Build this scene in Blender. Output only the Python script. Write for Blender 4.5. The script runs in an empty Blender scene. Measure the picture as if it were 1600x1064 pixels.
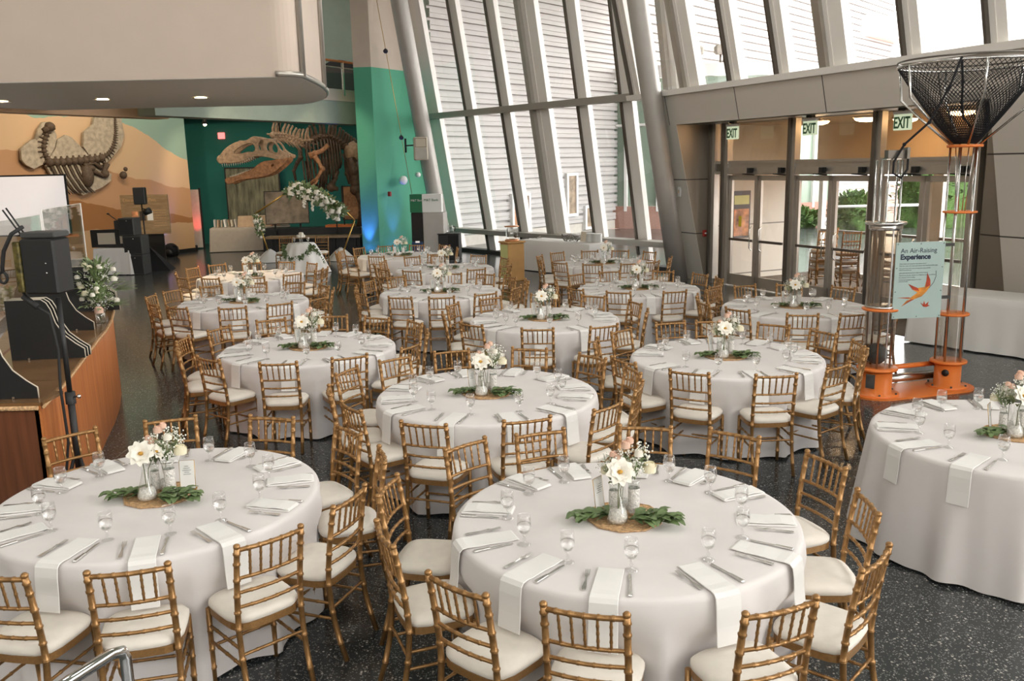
import bpy, math, random, json
from mathutils import Vector, Matrix, Quaternion
from mathutils.bvhtree import BVHTree
sc = bpy.context.scene
C = sc.collection
PI = math.pi
R_ = math.radians
rnd = random.Random(7)

# ------------------------------------------------------------------ camera
cam_d = bpy.data.cameras.new('camera'); cam = bpy.data.objects.new('camera', cam_d); C.objects.link(cam)
cam_d.sensor_width = 36.0; cam_d.lens = 36.0 * 1372.1 / 1600.0; cam_d.clip_start = 0.05; cam_d.clip_end = 600
_p, _r = R_(11.31), R_(-1.245)
_f = Vector((0, math.cos(_p), -math.sin(_p))); _x = Vector((1, 0, 0)); _u = _x.cross(_f)
_X = _x * math.cos(_r) + _u * math.sin(_r); _U = -_x * math.sin(_r) + _u * math.cos(_r)
cam.matrix_world = Matrix(((_X.x, _U.x, -_f.x, 0), (_X.y, _U.y, -_f.y, 0), (_X.z, _U.z, -_f.z, 2.657), (0, 0, 0, 1)))
sc.camera = cam

# ------------------------------------------------------------------ view, sky, lights
sc.view_settings.view_transform = 'Standard'; sc.view_settings.look = 'None'
sc.view_settings.gamma = 1; sc.view_settings.use_curve_mapping = False
sc.view_settings.exposure = 0.84
W = bpy.data.worlds.new('sky'); sc.world = W; W.use_nodes = True
bg = W.node_tree.nodes['Background']; bg.inputs[0].default_value = (1.0, 0.985, 0.96, 1); bg.inputs[1].default_value = 4.6
sc.cycles.max_bounces = 10; sc.cycles.diffuse_bounces = 5; sc.cycles.glossy_bounces = 4
sc.cycles.transparent_max_bounces = 16; sc.cycles.transmission_bounces = 6
sc.cycles.sample_clamp_indirect = 8.0; sc.cycles.caustics_reflective = False; sc.cycles.caustics_refractive = False

def area(name, loc, target, sx, sy, energy, color, portal=False, spread=None):
    l = bpy.data.lights.new(name, 'AREA'); l.shape = 'RECTANGLE'; l.size = sx; l.size_y = sy
    l.energy = energy; l.color = color
    if portal: l.cycles.is_portal = True
    if spread: l.spread = spread
    o = bpy.data.objects.new(name, l); C.objects.link(o); o.location = loc
    o.rotation_euler = (Vector(target) - Vector(loc)).to_track_quat('-Z', 'Y').to_euler()
    return o
def spot(name, loc, target, energy, color, size=60, blend=.6, rad=.05):
    l = bpy.data.lights.new(name, 'SPOT'); l.energy = energy; l.color = color; l.spot_size = R_(size); l.spot_blend = blend
    l.shadow_soft_size = rad
    o = bpy.data.objects.new(name, l); C.objects.link(o); o.location = loc
    o.rotation_euler = (Vector(target) - Vector(loc)).to_track_quat('-Z', 'Y').to_euler()
    return o

# unseen fill lamps, added high above the room for more light
for _x0, _y0 in ((-9, 3), (-4, 3), (1, 1), (6, 2), (-9, 10), (-3, 9), (2, 8), (-1, 14), (-10, 26), (-7, 27.5)):
    _h = 9.4
    area('hall_fill_lamp', (_x0, _y0, _h), (_x0, _y0 + .5, 0), .7, .7, 24 if _y0 < 4 else 50, (1, .935, .87))
for _a, _b, _e in (((-9.4, 20.6, 6.5), (-13.2, 25.5, 3.0), 420), ((-7.6, 22.3, 6.0), (-11.6, 28.3, 2.6), 420), ((-12.6, 18.0, 6.5), (-14.8, 22.5, 3.0), 300)):
    spot('mural_wash', _a, _b, _e, (1, .84, .62), 95, .8, .15)  # spots added without fixtures, to brighten the mural
spot('skeleton_light', (-6.2, 20.4, 3.95), (-7.2, 25.9, 3.1), 150, (1, .84, .64), 50, .6, .1)  # added spots, no fixtures modelled, lifting the dark skeleton
spot('skeleton_light', (-4.6, 23.4, 3.9), (-5.4, 28.0, 2.9), 90, (1, .84, .64), 60, .6, .1)
# ------------------------------------------------------------------ materials
MT = {}
def new_mat(name):
    m = bpy.data.materials.new(name); m.use_nodes = True
    return m, m.node_tree, m.node_tree.nodes, m.node_tree.links, m.node_tree.nodes['Principled BSDF']
def mat(name, col, rough=.6, metal=0., bump=0., scale=30., vary=0., spec=.5, emit=None, es=0., detail=3., stretch=None):
    m, t, N, L, b = new_mat(name)
    b.inputs['Roughness'].default_value = rough; b.inputs['Metallic'].default_value = metal
    b.inputs['Specular IOR Level'].default_value = spec
    tc = N.new('ShaderNodeTexCoord'); no = N.new('ShaderNodeTexNoise'); no.inputs['Scale'].default_value = scale; no.inputs['Detail'].default_value = detail
    if stretch:
        mp = N.new('ShaderNodeMapping'); mp.inputs['Scale'].default_value = stretch; L.new(tc.outputs['Object'], mp.inputs[0]); L.new(mp.outputs[0], no.inputs['Vector'])
    else: L.new(tc.outputs['Object'], no.inputs['Vector'])
    if vary:
        r = N.new('ShaderNodeValToRGB'); c0 = [max(0, c * (1 - vary)) for c in col]; c1 = [min(1, c * (1 + vary)) for c in col]
        r.color_ramp.elements[0].color = (*c0, 1); r.color_ramp.elements[1].color = (*c1, 1)
        r.color_ramp.elements[0].position = .3; r.color_ramp.elements[1].position = .7
        L.new(no.outputs['Fac'], r.inputs[0]); L.new(r.outputs[0], b.inputs['Base Color'])
    else: b.inputs['Base Color'].default_value = (*col, 1)
    if bump:
        bp = N.new('ShaderNodeBump'); bp.inputs['Strength'].default_value = bump; bp.inputs['Distance'].default_value = .01
        L.new(no.outputs['Fac'], bp.inputs['Height']); L.new(bp.outputs[0], b.inputs['Normal'])
    if emit: b.inputs['Emission Color'].default_value = (*emit, 1); b.inputs['Emission Strength'].default_value = es
    MT[name] = m
    return m
def clear(name, tint, trans, rough=.02, powr=2.2, edge=.85):
    m = bpy.data.materials.new(name); m.use_nodes = True; t = m.node_tree; N, L = t.nodes, t.links; N.clear()
    o = N.new('ShaderNodeOutputMaterial'); mx = N.new('ShaderNodeMixShader'); tr = N.new('ShaderNodeBsdfTransparent'); gl = N.new('ShaderNodeBsdfGlossy')
    lw = N.new('ShaderNodeLayerWeight'); lw.inputs[0].default_value = .35
    mr = N.new('ShaderNodeMapRange'); mr.inputs[3].default_value = trans; mr.inputs[4].default_value = edge
    pw = N.new('ShaderNodeMath'); pw.operation = 'POWER'; pw.inputs[1].default_value = powr
    L.new(lw.outputs['Facing'], pw.inputs[0]); L.new(pw.outputs[0], mr.inputs[0])
    tr.inputs[0].default_value = (*tint, 1); gl.inputs[0].default_value = (1, 1, 1, 1); gl.inputs[1].default_value = rough
    L.new(mr.outputs[0], mx.inputs[0]); L.new(tr.outputs[0], mx.inputs[1]); L.new(gl.outputs[0], mx.inputs[2]); L.new(mx.outputs[0], o.inputs[0])
    MT[name] = m
    return m
def panels(name, col, line, w, h, rough=.6, metal=0., gap=.02, off=0.):
    m, t, N, L, b = new_mat(name); b.inputs['Roughness'].default_value = rough; b.inputs['Metallic'].default_value = metal
    uv = N.new('ShaderNodeUVMap'); br = N.new('ShaderNodeTexBrick'); br.offset = off
    br.inputs['Color1'].default_value = (*col, 1); br.inputs['Color2'].default_value = (*[c * .96 for c in col], 1); br.inputs['Mortar'].default_value = (*line, 1)
    br.inputs['Scale'].default_value = 1; br.inputs['Brick Width'].default_value = w; br.inputs['Row Height'].default_value = h; br.inputs['Mortar Size'].default_value = gap; br.inputs['Mortar Smooth'].default_value = .1
    L.new(uv.outputs[0], br.inputs['Vector']); L.new(br.outputs['Color'], b.inputs['Base Color'])
    MT[name] = m
    return m

mat('gold', (.37, .20, .075), .32, .5, .08, 60, .12)
mat('ivory', (.80, .74, .66), .8, 0, .15, 14, .04)
mat('linen', (.74, .70, .685), .75, 0, .12, 5, .02, spec=.2)
mat('napkin', (.82, .80, .775), .75, 0, .1, 9, 0, spec=.2)
mat('ruched', (.72, .69, .65), .7, 0, .4, 9, .05)
mat('steel', (.62, .61, .59), .22, 1.0)
mat('silver', (.88, .87, .85), .27, 1.0)
mat('alu', (.50, .47, .42), .38, .75, 0, 4, .05)
mat('alu_dark', (.17, .155, .135), .35, .8)
mat('frame_white', (.92, .89, .84), .5)
mat('beam_grey', (.42, .40, .36), .45, .3)
mat('pipe_grey', (.46, .44, .41), .45, .35, .05, 3, .05)
mat('beige_soffit', (.60, .50, .42), .85, 0, 0, 2, .02)
mat('black', (.012, .012, .012), .5)
mat('black_cloth', (.01, .01, .012), .95)
mat('black_gloss', (.015, .015, .016), .2)
mat('rubber', (.02, .02, .02), .7)
mat('charcoal', (.05, .05, .048), .6)
mat('chrome', (.8, .8, .8), .1, 1.0)
mat('orange', (.80, .21, .04), .35, 0, 0, 3, .05)
mat('orange_rail', (.65, .22, .06), .4)
mat('green_wall', (.10, .40, .25), .8, 0, .02, 40, .03)
mat('teal_wall', (.018, .16, .135), .85, 0, .02, 40, .05)
mat('grey_green', (.30, .36, .30), .85, 0, 0, 3, .05)
mat('beige_wall', (.62, .53, .44), .85, 0, 0, 3, .03)
mat('dim_wall', (.60, .52, .43), .9, 0, 0, 2, .05)
mat('peach', (.72, .50, .32), .85, 0, 0, 1, .05)
mat('tan_wall', (.60, .45, .29), .8, 0, 0, 1, .05)
mat('stone', (.44, .37, .28), .9, 0, .6, 9, .22)
mat('bone', (.40, .27, .17), .65, 0, .4, 12, .3)
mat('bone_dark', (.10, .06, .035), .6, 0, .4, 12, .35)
mat('bone_tan', (.36, .17, .075), .6, 0, .4, 14, .35)
mat('tooth', (.75, .68, .58), .4)
mat('fossil', (.10, .065, .04), .7, 0, .4, 20, .3)
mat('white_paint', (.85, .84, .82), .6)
mat('white_gloss', (.88, .88, .86), .3)
mat('kraft', (.50, .36, .24), .85, 0, 0, 6, .1)
mat('grey_cloth', (.40, .35, .29), .9, 0, .2, 8, .05)
mat('leaf', (.13, .19, .075), .45, 0, .3, 18, .35)
mat('leaf_pale', (.22, .30, .13), .55, 0, .3, 18, .3)
mat('sprig', (.13, .15, .06), .7)
mat('petal', (.88, .84, .74), .65, 0, 0, 12, .03)
mat('petal_blush', (.82, .56, .43), .65, 0, 0, 12, .08)
mat('petal_cream', (.84, .78, .58), .65, 0, 0, 12, .05)
mat('baby', (.86, .85, .78), .7)
mat('pollen', (.60, .33, .05), .8, 0, .4, 60, .3)
mat('copper', (.65, .30, .14), .35, .8)
mat('pine', (.58, .33, .12), .5, 0, 0, 3, .1)
mat('lime_panel', (.68, .70, .30), .5)
mat('wicker', (.55, .34, .17), .75, 0, .9, 55, .4)
mat('brass', (.62, .38, .10), .3, .85)
mat('red_plastic', (.35, .03, .02), .4)
mat('paper', (.80, .79, .76), .7)
mat('paper_beige', (.62, .55, .44), .8)
mat('aqua_panel', (.42, .54, .51), .5, 0, 0, 3, .03)
mat('ink', (.02, .03, .06), .6)
mat('ink_grey', (.17, .19, .20), .6)
mat('maple_a', (.42, .05, .015), .6, 0, 0, 9, .4)
mat('maple_b', (.62, .24, .03), .6, 0, 0, 9, .4)
mat('exit_face', (.62, .70, .52), .5, 0, 0, 3, 0, .5, (.62, .72, .5), .35)
mat('exit_green', (.03, .13, .04), .5)
mat('hedge', (.07, .15, .03), .8, 0, .8, 20, .5)
mat('plaza', (.27, .145, .115), .9, 0, .2, 8, .08)
mat('concrete', (.50, .47, .42), .9, 0, .2, 8, .06)
mat('roof_glass', (.26, .34, .27), .25)
mat('tower', (.50, .47, .43), .9)
mat('slate', (.30, .30, .31), .9)
mat('lamp_glow', (1, .9, .7), .5, emit=(1, .82, .52), es=14)
mat('amber_glow', (1, .7, .4), .5, emit=(1, .62, .3), es=14)
mat('blue_glow', (.1, .2, 1), .5, emit=(.08, .18, 1), es=30)
mat('red_glow', (1, .1, .1), .5, emit=(1, .12, .1), es=6)
mat('red_sign', (1, .1, .1), .5, emit=(1, .10, .09), es=2.2)
mat('screen', (.75, .70, .68), .6, 0, 0, 1.2, .06, .5, (1, .93, .9), .28)  # slight emission stands in for light falling on the projection screen
mat('carpet', (.10, .075, .05), .95, 0, .8, 30, .25)
mat('atm_blue', (.015, .05, .14), .3)
mat('atm_green', (.0, .16, .06), .4)
mat('brick_pink', (.40, .22, .17), .9, 0, .2, 20, .1)
mat('painting', (.16, .155, .10), .7, 0, .5, 2.5, .7, detail=8, stretch=(3.0, 1, .6))
mat('fossil_plate', (.30, .23, .16), .5, 0, .3, 4, .45, detail=8)
mat('map_plate', (.36, .17, .07), .5, 0, .2, 4, .4)
mat('poster_dark', (.06, .045, .035), .4)
mat('poster_pic', (.55, .25, .12), .5, 0, 0, 5, .8)
mat('yellow_sticker', (.75, .60, .05), .5)
mat('noise_rack', (.10, .08, .02), .4, .3, .6, 22, .8)
mat('beads', (.75, .72, .68), .25, 0, 1.0, 130, .25)
clear('glass', (1, 1, 1), .035)
clear('goblet_foot', (.96, .96, .96), .16, .05, 2.6, .85)
clear('vase_glass', (.97, .98, .97), .10)
clear('goblet', (.985, .985, .985), .07)
_m = bpy.data.materials.new('water'); _m.use_nodes = True; _N, _L = _m.node_tree.nodes, _m.node_tree.links; _N.clear()
_o, _x1, _t, _g = _N.new('ShaderNodeOutputMaterial'), _N.new('ShaderNodeMixShader'), _N.new('ShaderNodeBsdfTransparent'), _N.new('ShaderNodeBsdfGlass')
_g.inputs['IOR'].default_value = 1.33; _g.inputs['Roughness'].default_value = 0; _x1.inputs[0].default_value = .7
_L.new(_t.outputs[0], _x1.inputs[1]); _L.new(_g.outputs[0], _x1.inputs[2]); _L.new(_x1.outputs[0], _o.inputs[0]); MT['water'] = _m
clear('acrylic', (.90, .90, .88), .06)
clear('tube_clear', (.86, .84, .80), .10)
clear('tube_dusty', (.62, .55, .46), .14, .15)

def wood(name, c1, c2, sc_=(14, 14, .7), rough=.35):
    m, t, N, L, b = new_mat(name); tc = N.new('ShaderNodeTexCoord'); mp = N.new('ShaderNodeMapping'); mp.inputs['Scale'].default_value = sc_
    no = N.new('ShaderNodeTexNoise'); no.inputs['Scale'].default_value = 1.6; no.inputs['Detail'].default_value = 6
    r = N.new('ShaderNodeValToRGB'); r.color_ramp.elements[0].color = (*c1, 1); r.color_ramp.elements[1].color = (*c2, 1)
    r.color_ramp.elements[0].position = .35; r.color_ramp.elements[1].position = .65
    L.new(tc.outputs['Object'], mp.inputs[0]); L.new(mp.outputs[0], no.inputs['Vector']); L.new(no.outputs['Fac'], r.inputs[0]); L.new(r.outputs[0], b.inputs['Base Color'])
    b.inputs['Roughness'].default_value = rough; MT[name] = m
wood('cherry', (.50, .15, .04), (.66, .25, .08))
wood('cherry_dark', (.13, .045, .02), (.20, .07, .03))
wood('counter', (.16, .08, .03), (.26, .14, .06), (2, 2, 2), .12)
wood('stage_wood', (.26, .17, .09), (.36, .25, .14), (2, 10, 10))

def terrazzo():
    m, t, N, L, b = new_mat('terrazzo'); tc = N.new('ShaderNodeTexCoord')
    v = N.new('ShaderNodeTexVoronoi'); v.inputs['Scale'].default_value = 95; L.new(tc.outputs['Object'], v.inputs['Vector'])
    v2 = N.new('ShaderNodeTexVoronoi'); v2.inputs['Scale'].default_value = 52; L.new(tc.outputs['Object'], v2.inputs['Vector'])
    def chips(v, lo, dist):
        s = N.new('ShaderNodeSeparateColor'); L.new(v.outputs['Color'], s.inputs[0])
        a = N.new('ShaderNodeMath'); a.operation = 'GREATER_THAN'; a.inputs[1].default_value = lo; L.new(s.outputs[0], a.inputs[0])
        d = N.new('ShaderNodeMath'); d.operation = 'LESS_THAN'; d.inputs[1].default_value = dist; L.new(v.outputs['Distance'], d.inputs[0])
        x = N.new('ShaderNodeMath'); x.operation = 'MULTIPLY'; L.new(a.outputs[0], x.inputs[0]); L.new(d.outputs[0], x.inputs[1]); return x, s
    a, s1 = chips(v, .60, .42); c, s2 = chips(v2, .86, .34)
    base = N.new('ShaderNodeTexNoise'); base.inputs['Scale'].default_value = .5; L.new(tc.outputs['Object'], base.inputs['Vector'])
    r = N.new('ShaderNodeValToRGB'); r.color_ramp.elements[0].color = (.024, .028, .030, 1); r.color_ramp.elements[1].color = (.040, .045, .047, 1); L.new(base.outputs['Fac'], r.inputs[0])
    m1 = N.new('ShaderNodeMix'); m1.data_type = 'RGBA'; L.new(a.outputs[0], m1.inputs[0]); L.new(r.outputs[0], m1.inputs[6]); m1.inputs[7].default_value = (.20, .205, .195, 1)
    m2 = N.new('ShaderNodeMix'); m2.data_type = 'RGBA'; L.new(c.outputs[0], m2.inputs[0]); L.new(m1.outputs[2], m2.inputs[6]); m2.inputs[7].default_value = (.42, .40, .36, 1)
    sp = N.new('ShaderNodeSeparateXYZ'); L.new(tc.outputs['Object'], sp.inputs[0])
    prev = None
    for k in (0, 1):
        q = N.new('ShaderNodeMath'); q.operation = 'PINGPONG'; q.inputs[1].default_value = 1.9; L.new(sp.outputs[k], q.inputs[0])
        w = N.new('ShaderNodeMath'); w.operation = 'LESS_THAN'; w.inputs[1].default_value = .006; L.new(q.outputs[0], w.inputs[0])
        if prev: z = N.new('ShaderNodeMath'); z.operation = 'MAXIMUM'; L.new(prev.outputs[0], z.inputs[0]); L.new(w.outputs[0], z.inputs[1]); prev = z
        else: prev = w
    m3 = N.new('ShaderNodeMix'); m3.data_type = 'RGBA'; L.new(prev.outputs[0], m3.inputs[0]); L.new(m2.outputs[2], m3.inputs[6]); m3.inputs[7].default_value = (.16, .15, .13, 1)
    L.new(m3.outputs[2], b.inputs['Base Color']); b.inputs['Roughness'].default_value = .17
    MT['terrazzo'] = m
terrazzo()

def mural():
    m, t, N, L, b = new_mat('mural'); b.inputs['Roughness'].default_value = .85
    uv = N.new('ShaderNodeUVMap'); sp = N.new('ShaderNodeSeparateXYZ'); L.new(uv.outputs[0], sp.inputs[0])
    def layer(base, amp, slope, sc_, seed, col, prev, top=99.):
        cx = N.new('ShaderNodeCombineXYZ'); L.new(sp.outputs[0], cx.inputs[0]); cx.inputs[1].default_value = seed
        n = N.new('ShaderNodeTexNoise'); n.inputs['Scale'].default_value = sc_; n.inputs['Detail'].default_value = 4; L.new(cx.outputs[0], n.inputs['Vector'])
        a = N.new('ShaderNodeMath'); a.operation = 'MULTIPLY_ADD'; a.inputs[1].default_value = amp; a.inputs[2].default_value = -amp * .5; L.new(n.outputs['Fac'], a.inputs[0])
        s = N.new('ShaderNodeMath'); s.operation = 'MULTIPLY_ADD'; s.inputs[1].default_value = slope; s.inputs[2].default_value = base; L.new(sp.outputs[0], s.inputs[0]); mi = N.new('ShaderNodeMath'); mi.operation = 'MINIMUM'; mi.inputs[1].default_value = top; L.new(s.outputs[0], mi.inputs[0]); s = N.new('ShaderNodeMath'); s.operation = 'ADD'; L.new(mi.outputs[0], s.inputs[0]); L.new(a.outputs[0], s.inputs[1])
        g = N.new('ShaderNodeMath'); g.operation = 'LESS_THAN'; L.new(sp.outputs[1], g.inputs[0]); L.new(s.outputs[0], g.inputs[1])
        x = N.new('ShaderNodeMix'); x.data_type = 'RGBA'; L.new(g.outputs[0], x.inputs[0]); x.inputs[7].default_value = (*col, 1)
        if prev is None: x.inputs[6].default_value = (.30, .44, .35, 1)
        else: L.new(prev.outputs[2], x.inputs[6])
        return x
    x = layer(8.6, .55, -.49, .9, 3.1, (.66, .45, .27), None, 4.3)
    x = layer(4.4, .5, -.205, .7, 7.7, (.52, .29, .15), x)
    x = layer(3.1, .5, -.175, .9, 1.3, (.34, .15, .05), x)
    x = layer(1.0, .5, 0.0, .8, 5.2, (.50, .32, .17), x)
    L.new(x.outputs[2], b.inputs['Base Color']); MT['mural'] = m
mural()

def siding():
    m, t, N, L, b = new_mat('siding'); b.inputs['Roughness'].default_value = .6
    uv = N.new('ShaderNodeUVMap'); sp = N.new('ShaderNodeSeparateXYZ'); L.new(uv.outputs[0], sp.inputs[0])
    no = N.new('ShaderNodeTexNoise'); no.inputs['Scale'].default_value = .8; L.new(uv.outputs[0], no.inputs['Vector'])
    r = N.new('ShaderNodeValToRGB'); r.color_ramp.elements[0].color = (.44, .425, .41, 1); r.color_ramp.elements[1].color = (.49, .475, .46, 1); L.new(no.outputs['Fac'], r.inputs[0])
    L.new(r.outputs[0], b.inputs['Base Color']); MT['siding'] = m
siding()

# ------------------------------------------------------------------ mesh helpers
def V(*a): return Vector(a)
class MB:
    def __init__(s): s.v = []; s.f = []; s.s = []; s.uv = None; s.mi = None
    def add(s, vs, fs, smooth=False):
        o = len(s.v); s.v += [tuple(p) for p in vs]; s.f += [tuple(i + o for i in q) for q in fs]; s.s += [smooth] * len(fs); return s
    def hexa(s, p):
        return s.add(p, [(0, 3, 2, 1), (4, 5, 6, 7), (0, 1, 5, 4), (1, 2, 6, 5), (2, 3, 7, 6), (3, 0, 4, 7)])
    def box(s, c, d, rz=0., M=None):
        x, y, z = d[0] / 2, d[1] / 2, d[2] / 2
        P = [V(a, b, e) for e in (-z, z) for a, b in ((-x, -y), (x, -y), (x, y), (-x, y))]
        Q = Matrix.Rotation(rz, 3, 'Z') if M is None else M
        return s.hexa([Q @ p + Vector(c) for p in P])
    def bbox(s, c, d, bev=.01, rz=0.):     # box with chamfered vertical edges and top rim
        x, y, z = d[0] / 2, d[1] / 2, d[2]; b = min(bev, x * .9, y * .9)
        ring = [(-x + b, -y), (x - b, -y), (x, -y + b), (x, y - b), (x - b, y), (-x + b, y), (-x, y - b), (-x, -y + b)]
        k = 1 - b / max(x, y)
        Q = Matrix.Rotation(rz, 3, 'Z'); P = []
        for zz, kk in ((-z / 2, k), (-z / 2 + b, 1), (z / 2 - b, 1), (z / 2, k)):
            P += [Q @ V(a * kk, e * kk, zz) + Vector(c) for a, e in ring]
        F = [tuple(range(7, -1, -1)), tuple(range(24, 32))]
        for r in range(3): F += [(r * 8 + i, r * 8 + (i + 1) % 8, r * 8 + 8 + (i + 1) % 8, r * 8 + 8 + i) for i in range(8)]
        return s.add(P, F)
    def tube(s, path, r, n=8, caps=True, smooth=True, closed=False):
        P = [Vector(p) for p in path]; m = len(P); rs = r if isinstance(r, (list, tuple)) else [r] * m
        T = []
        for i in range(m):
            a = P[(i + 1) % m] if (closed or i < m - 1) else P[i]; b = P[(i - 1) % m] if (closed or i > 0) else P[i]
            d = a - b; T.append(d.normalized() if d.length > 1e-9 else V(0, 0, 1))
        u = T[0].orthogonal().normalized(); vs = []
        for i in range(m):
            if i: u = (u - T[i] * u.dot(T[i])); u = u.normalized() if u.length > 1e-6 else T[i].orthogonal().normalized()
            w = T[i].cross(u)
            vs += [P[i] + (u * math.cos(2 * PI * k / n) + w * math.sin(2 * PI * k / n)) * rs[i] for k in range(n)]
        F = []
        for i in range(m if closed else m - 1):
            j = (i + 1) % m
            F += [(i * n + k, i * n + (k + 1) % n, j * n + (k + 1) % n, j * n + k) for k in range(n)]
        s.add(vs, F, smooth)
        if caps and not closed:
            o = len(s.v) - m * n
            s.f.append(tuple(o + k for k in range(n - 1, -1, -1))); s.s.append(False)
            s.f.append(tuple(o + (m - 1) * n + k for k in range(n))); s.s.append(False)
        return s
    def lathe(s, prof, n=16, c=(0, 0, 0), smooth=True, M=None, cap=True):
        c = Vector(c); vs = []
        for r, z in prof:
            for k in range(n):
                p = V(r * math.cos(2 * PI * k / n), r * math.sin(2 * PI * k / n), z)
                vs.append((M @ p if M is not None else p) + c)
        m = len(prof); F = [(i * n + k, i * n + (k + 1) % n, (i + 1) * n + (k + 1) % n, (i + 1) * n + k) for i in range(m - 1) for k in range(n)]
        o = len(s.v); s.add(vs, F, smooth)
        if cap:
            if prof[0][0] > 1e-5: s.f.append(tuple(o + k for k in range(n - 1, -1, -1))); s.s.append(False)
            if prof[-1][0] > 1e-5: s.f.append(tuple(o + (m - 1) * n + k for k in range(n))); s.s.append(False)
        return s
    def sphere(s, c, r, n=8, sq=(1, 1, 1)):
        m = max(4, n // 2 + 1); c = Vector(c); vs = [c + V(0, 0, -r * sq[2])]
        for i in range(1, m):
            a = -PI / 2 + PI * i / m
            vs += [c + V(r * sq[0] * math.cos(a) * math.cos(2 * PI * k / n), r * sq[1] * math.cos(a) * math.sin(2 * PI * k / n), r * sq[2] * math.sin(a)) for k in range(n)]
        vs.append(c + V(0, 0, r * sq[2])); F = []
        F += [(0, 1 + (k + 1) % n, 1 + k) for k in range(n)]
        for i in range(m - 2): F += [(1 + i * n + k, 1 + i * n + (k + 1) % n, 1 + (i + 1) * n + (k + 1) % n, 1 + (i + 1) * n + k) for k in range(n)]
        e = len(vs) - 1; F += [(e, e - n + k, e - n + (k + 1) % n) for k in range(n)]
        return s.add(vs, F, True)
    def prism(s, poly, z0, z1, M=None, c=(0, 0, 0)):
        n = len(poly); c = Vector(c); P = [V(x, y, z) for z in (z0, z1) for x, y in poly]
        P = [(M @ p if M is not None else p) + c for p in P]
        return s.add(P, [tuple(range(n - 1, -1, -1)), tuple(range(n, 2 * n))] + [(i, (i + 1) % n, n + (i + 1) % n, n + i) for i in range(n)])
    def leaf(s, base, d, up, L, w, bend=.25, n=4):
        d = Vector(d).normalized(); up = Vector(up); side = d.cross(up); side = side.normalized() if side.length > 1e-5 else V(1, 0, 0); up = side.cross(d)
        vs = []
        for i in range(n + 1):
            t = i / n; ww = w * math.sin(PI * min(1, t * .92 + .04)) ** .8 * .5
            p = Vector(base) + d * (L * t) + up * (bend * L * (t * (1 - t) * 1.6 - t * t * .5))
            vs += [p - side * ww + up * ww * .25, p, p + side * ww + up * ww * .25]
        F = []
        for i in range(n):
            a = i * 3; F += [(a, a + 1, a + 4, a + 3), (a + 1, a + 2, a + 5, a + 4)]
        return s.add(vs, F, True)
    def grid(s, fn, nu, nv, smooth=True, wrap=False):
        vs = [fn(i / nu, j / nv) for j in range(nv + 1) for i in range(nu + (0 if wrap else 1))]; w = nu if wrap else nu + 1
        F = [(j * w + i, j * w + (i + 1) % w if wrap else j * w + i + 1, (j + 1) * w + ((i + 1) % w if wrap else i + 1), (j + 1) * w + i) for j in range(nv) for i in range(nu)]
        return s.add(vs, F, smooth)
    def mesh(s, name, m, uvfn=None):
        me = bpy.data.meshes.new(name); me.from_pydata(s.v, [], s.f); me.polygons.foreach_set('use_smooth', s.s)
        if m: me.materials.append(MT[m] if isinstance(m, str) else m)
        if uvfn:
            ul = me.uv_layers.new(name='UVMap')
            for l in me.loops: ul.data[l.index].uv = uvfn(Vector(s.v[l.vertex_index]))
        me.update()
        return me
def tag(o, label=None, cat=None, group=None, kind=None):
    if label: o['label'] = label
    if cat: o['category'] = cat
    if group: o['group'] = group
    if kind: o['kind'] = kind
    return o
def obj(name, mb, m, parent=None, uvfn=None, loc=None, rz=0.):
    me = mb.mesh(name, m, uvfn) if isinstance(mb, MB) else mb
    o = bpy.data.objects.new(name, me); C.objects.link(o)
    if parent: o.parent = parent
    if loc is not None: o.location = loc
    if rz: o.rotation_euler.z = rz
    return o
def thing(name, label, cat, loc=(0, 0, 0), rz=0., group=None, kind=None):
    o = bpy.data.objects.new(name, None); C.objects.link(o); o.location = loc; o.rotation_euler = (0, 0, rz); o.empty_display_size = .05
    return tag(o, label, cat, group, kind)
def struct(name, mb, m, parent=None, uvfn=None):
    o = obj(name, mb, m, parent, uvfn)
    if not parent: o['kind'] = 'structure'
    return o
def dup(root, loc, rz=None, label=None, group=None, scale=None, _p=None):
    r = root.copy(); C.objects.link(r)
    if _p is not None: r.parent = _p
    else:
        r.location = loc
        if rz is not None: r.rotation_euler = (0, 0, rz)
        if label: r['label'] = label
        if group: r['group'] = group
        if scale: r.scale = (scale,) * 3
    for ch in root.children: dup(ch, None, _p=r)
    return r
def text(name, body, size, m, parent, M, extrude=.002, align='LEFT', bold=0.):
    cu = bpy.data.curves.new(name, 'FONT'); cu.body = body; cu.size = size; cu.extrude = extrude; cu.align_x = align; cu.offset = bold
    tmp = bpy.data.objects.new(name, cu); me = bpy.data.meshes.new_from_object(tmp); bpy.data.objects.remove(tmp)
    me.transform(M); me.materials.clear(); me.materials.append(MT[m]); return obj(name, me, None, parent)
class Fr:      # a leaning wall: along d, up z leaning by t toward the room normal n
    def __init__(s, O, d, n, t): s.O = Vector((O[0], O[1], 0)); s.d = Vector((d[0], d[1], 0)).normalized(); s.n = Vector((n[0], n[1], 0)).normalized(); s.t = t
    def P(s, u, z, off=0.): return s.O + s.d * u + s.n * (s.t * z + off) + V(0, 0, z)
    def box(s, mb, u0, u1, z0, z1, o0, o1):
        return mb.hexa([s.P(u0, z0, o1), s.P(u1, z0, o1), s.P(u1, z0, o0), s.P(u0, z0, o0), s.P(u0, z1, o1), s.P(u1, z1, o1), s.P(u1, z1, o0), s.P(u0, z1, o0)])
    def uv(s, p): return ((p - s.O).dot(s.d), p.z)
F1 = Fr((1.373, 24.925), (.639, -.7692), (-.7692, -.639), .178)
F2 = Fr((4.47, 19.51), (.4288, -.9034), (-.9034, -.4288), .243)    # portal front, windows above
FD = Fr((4.47, 19.51), (.4288, -.9034), (-.9034, -.4288), 0.)      # upright door plane

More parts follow.
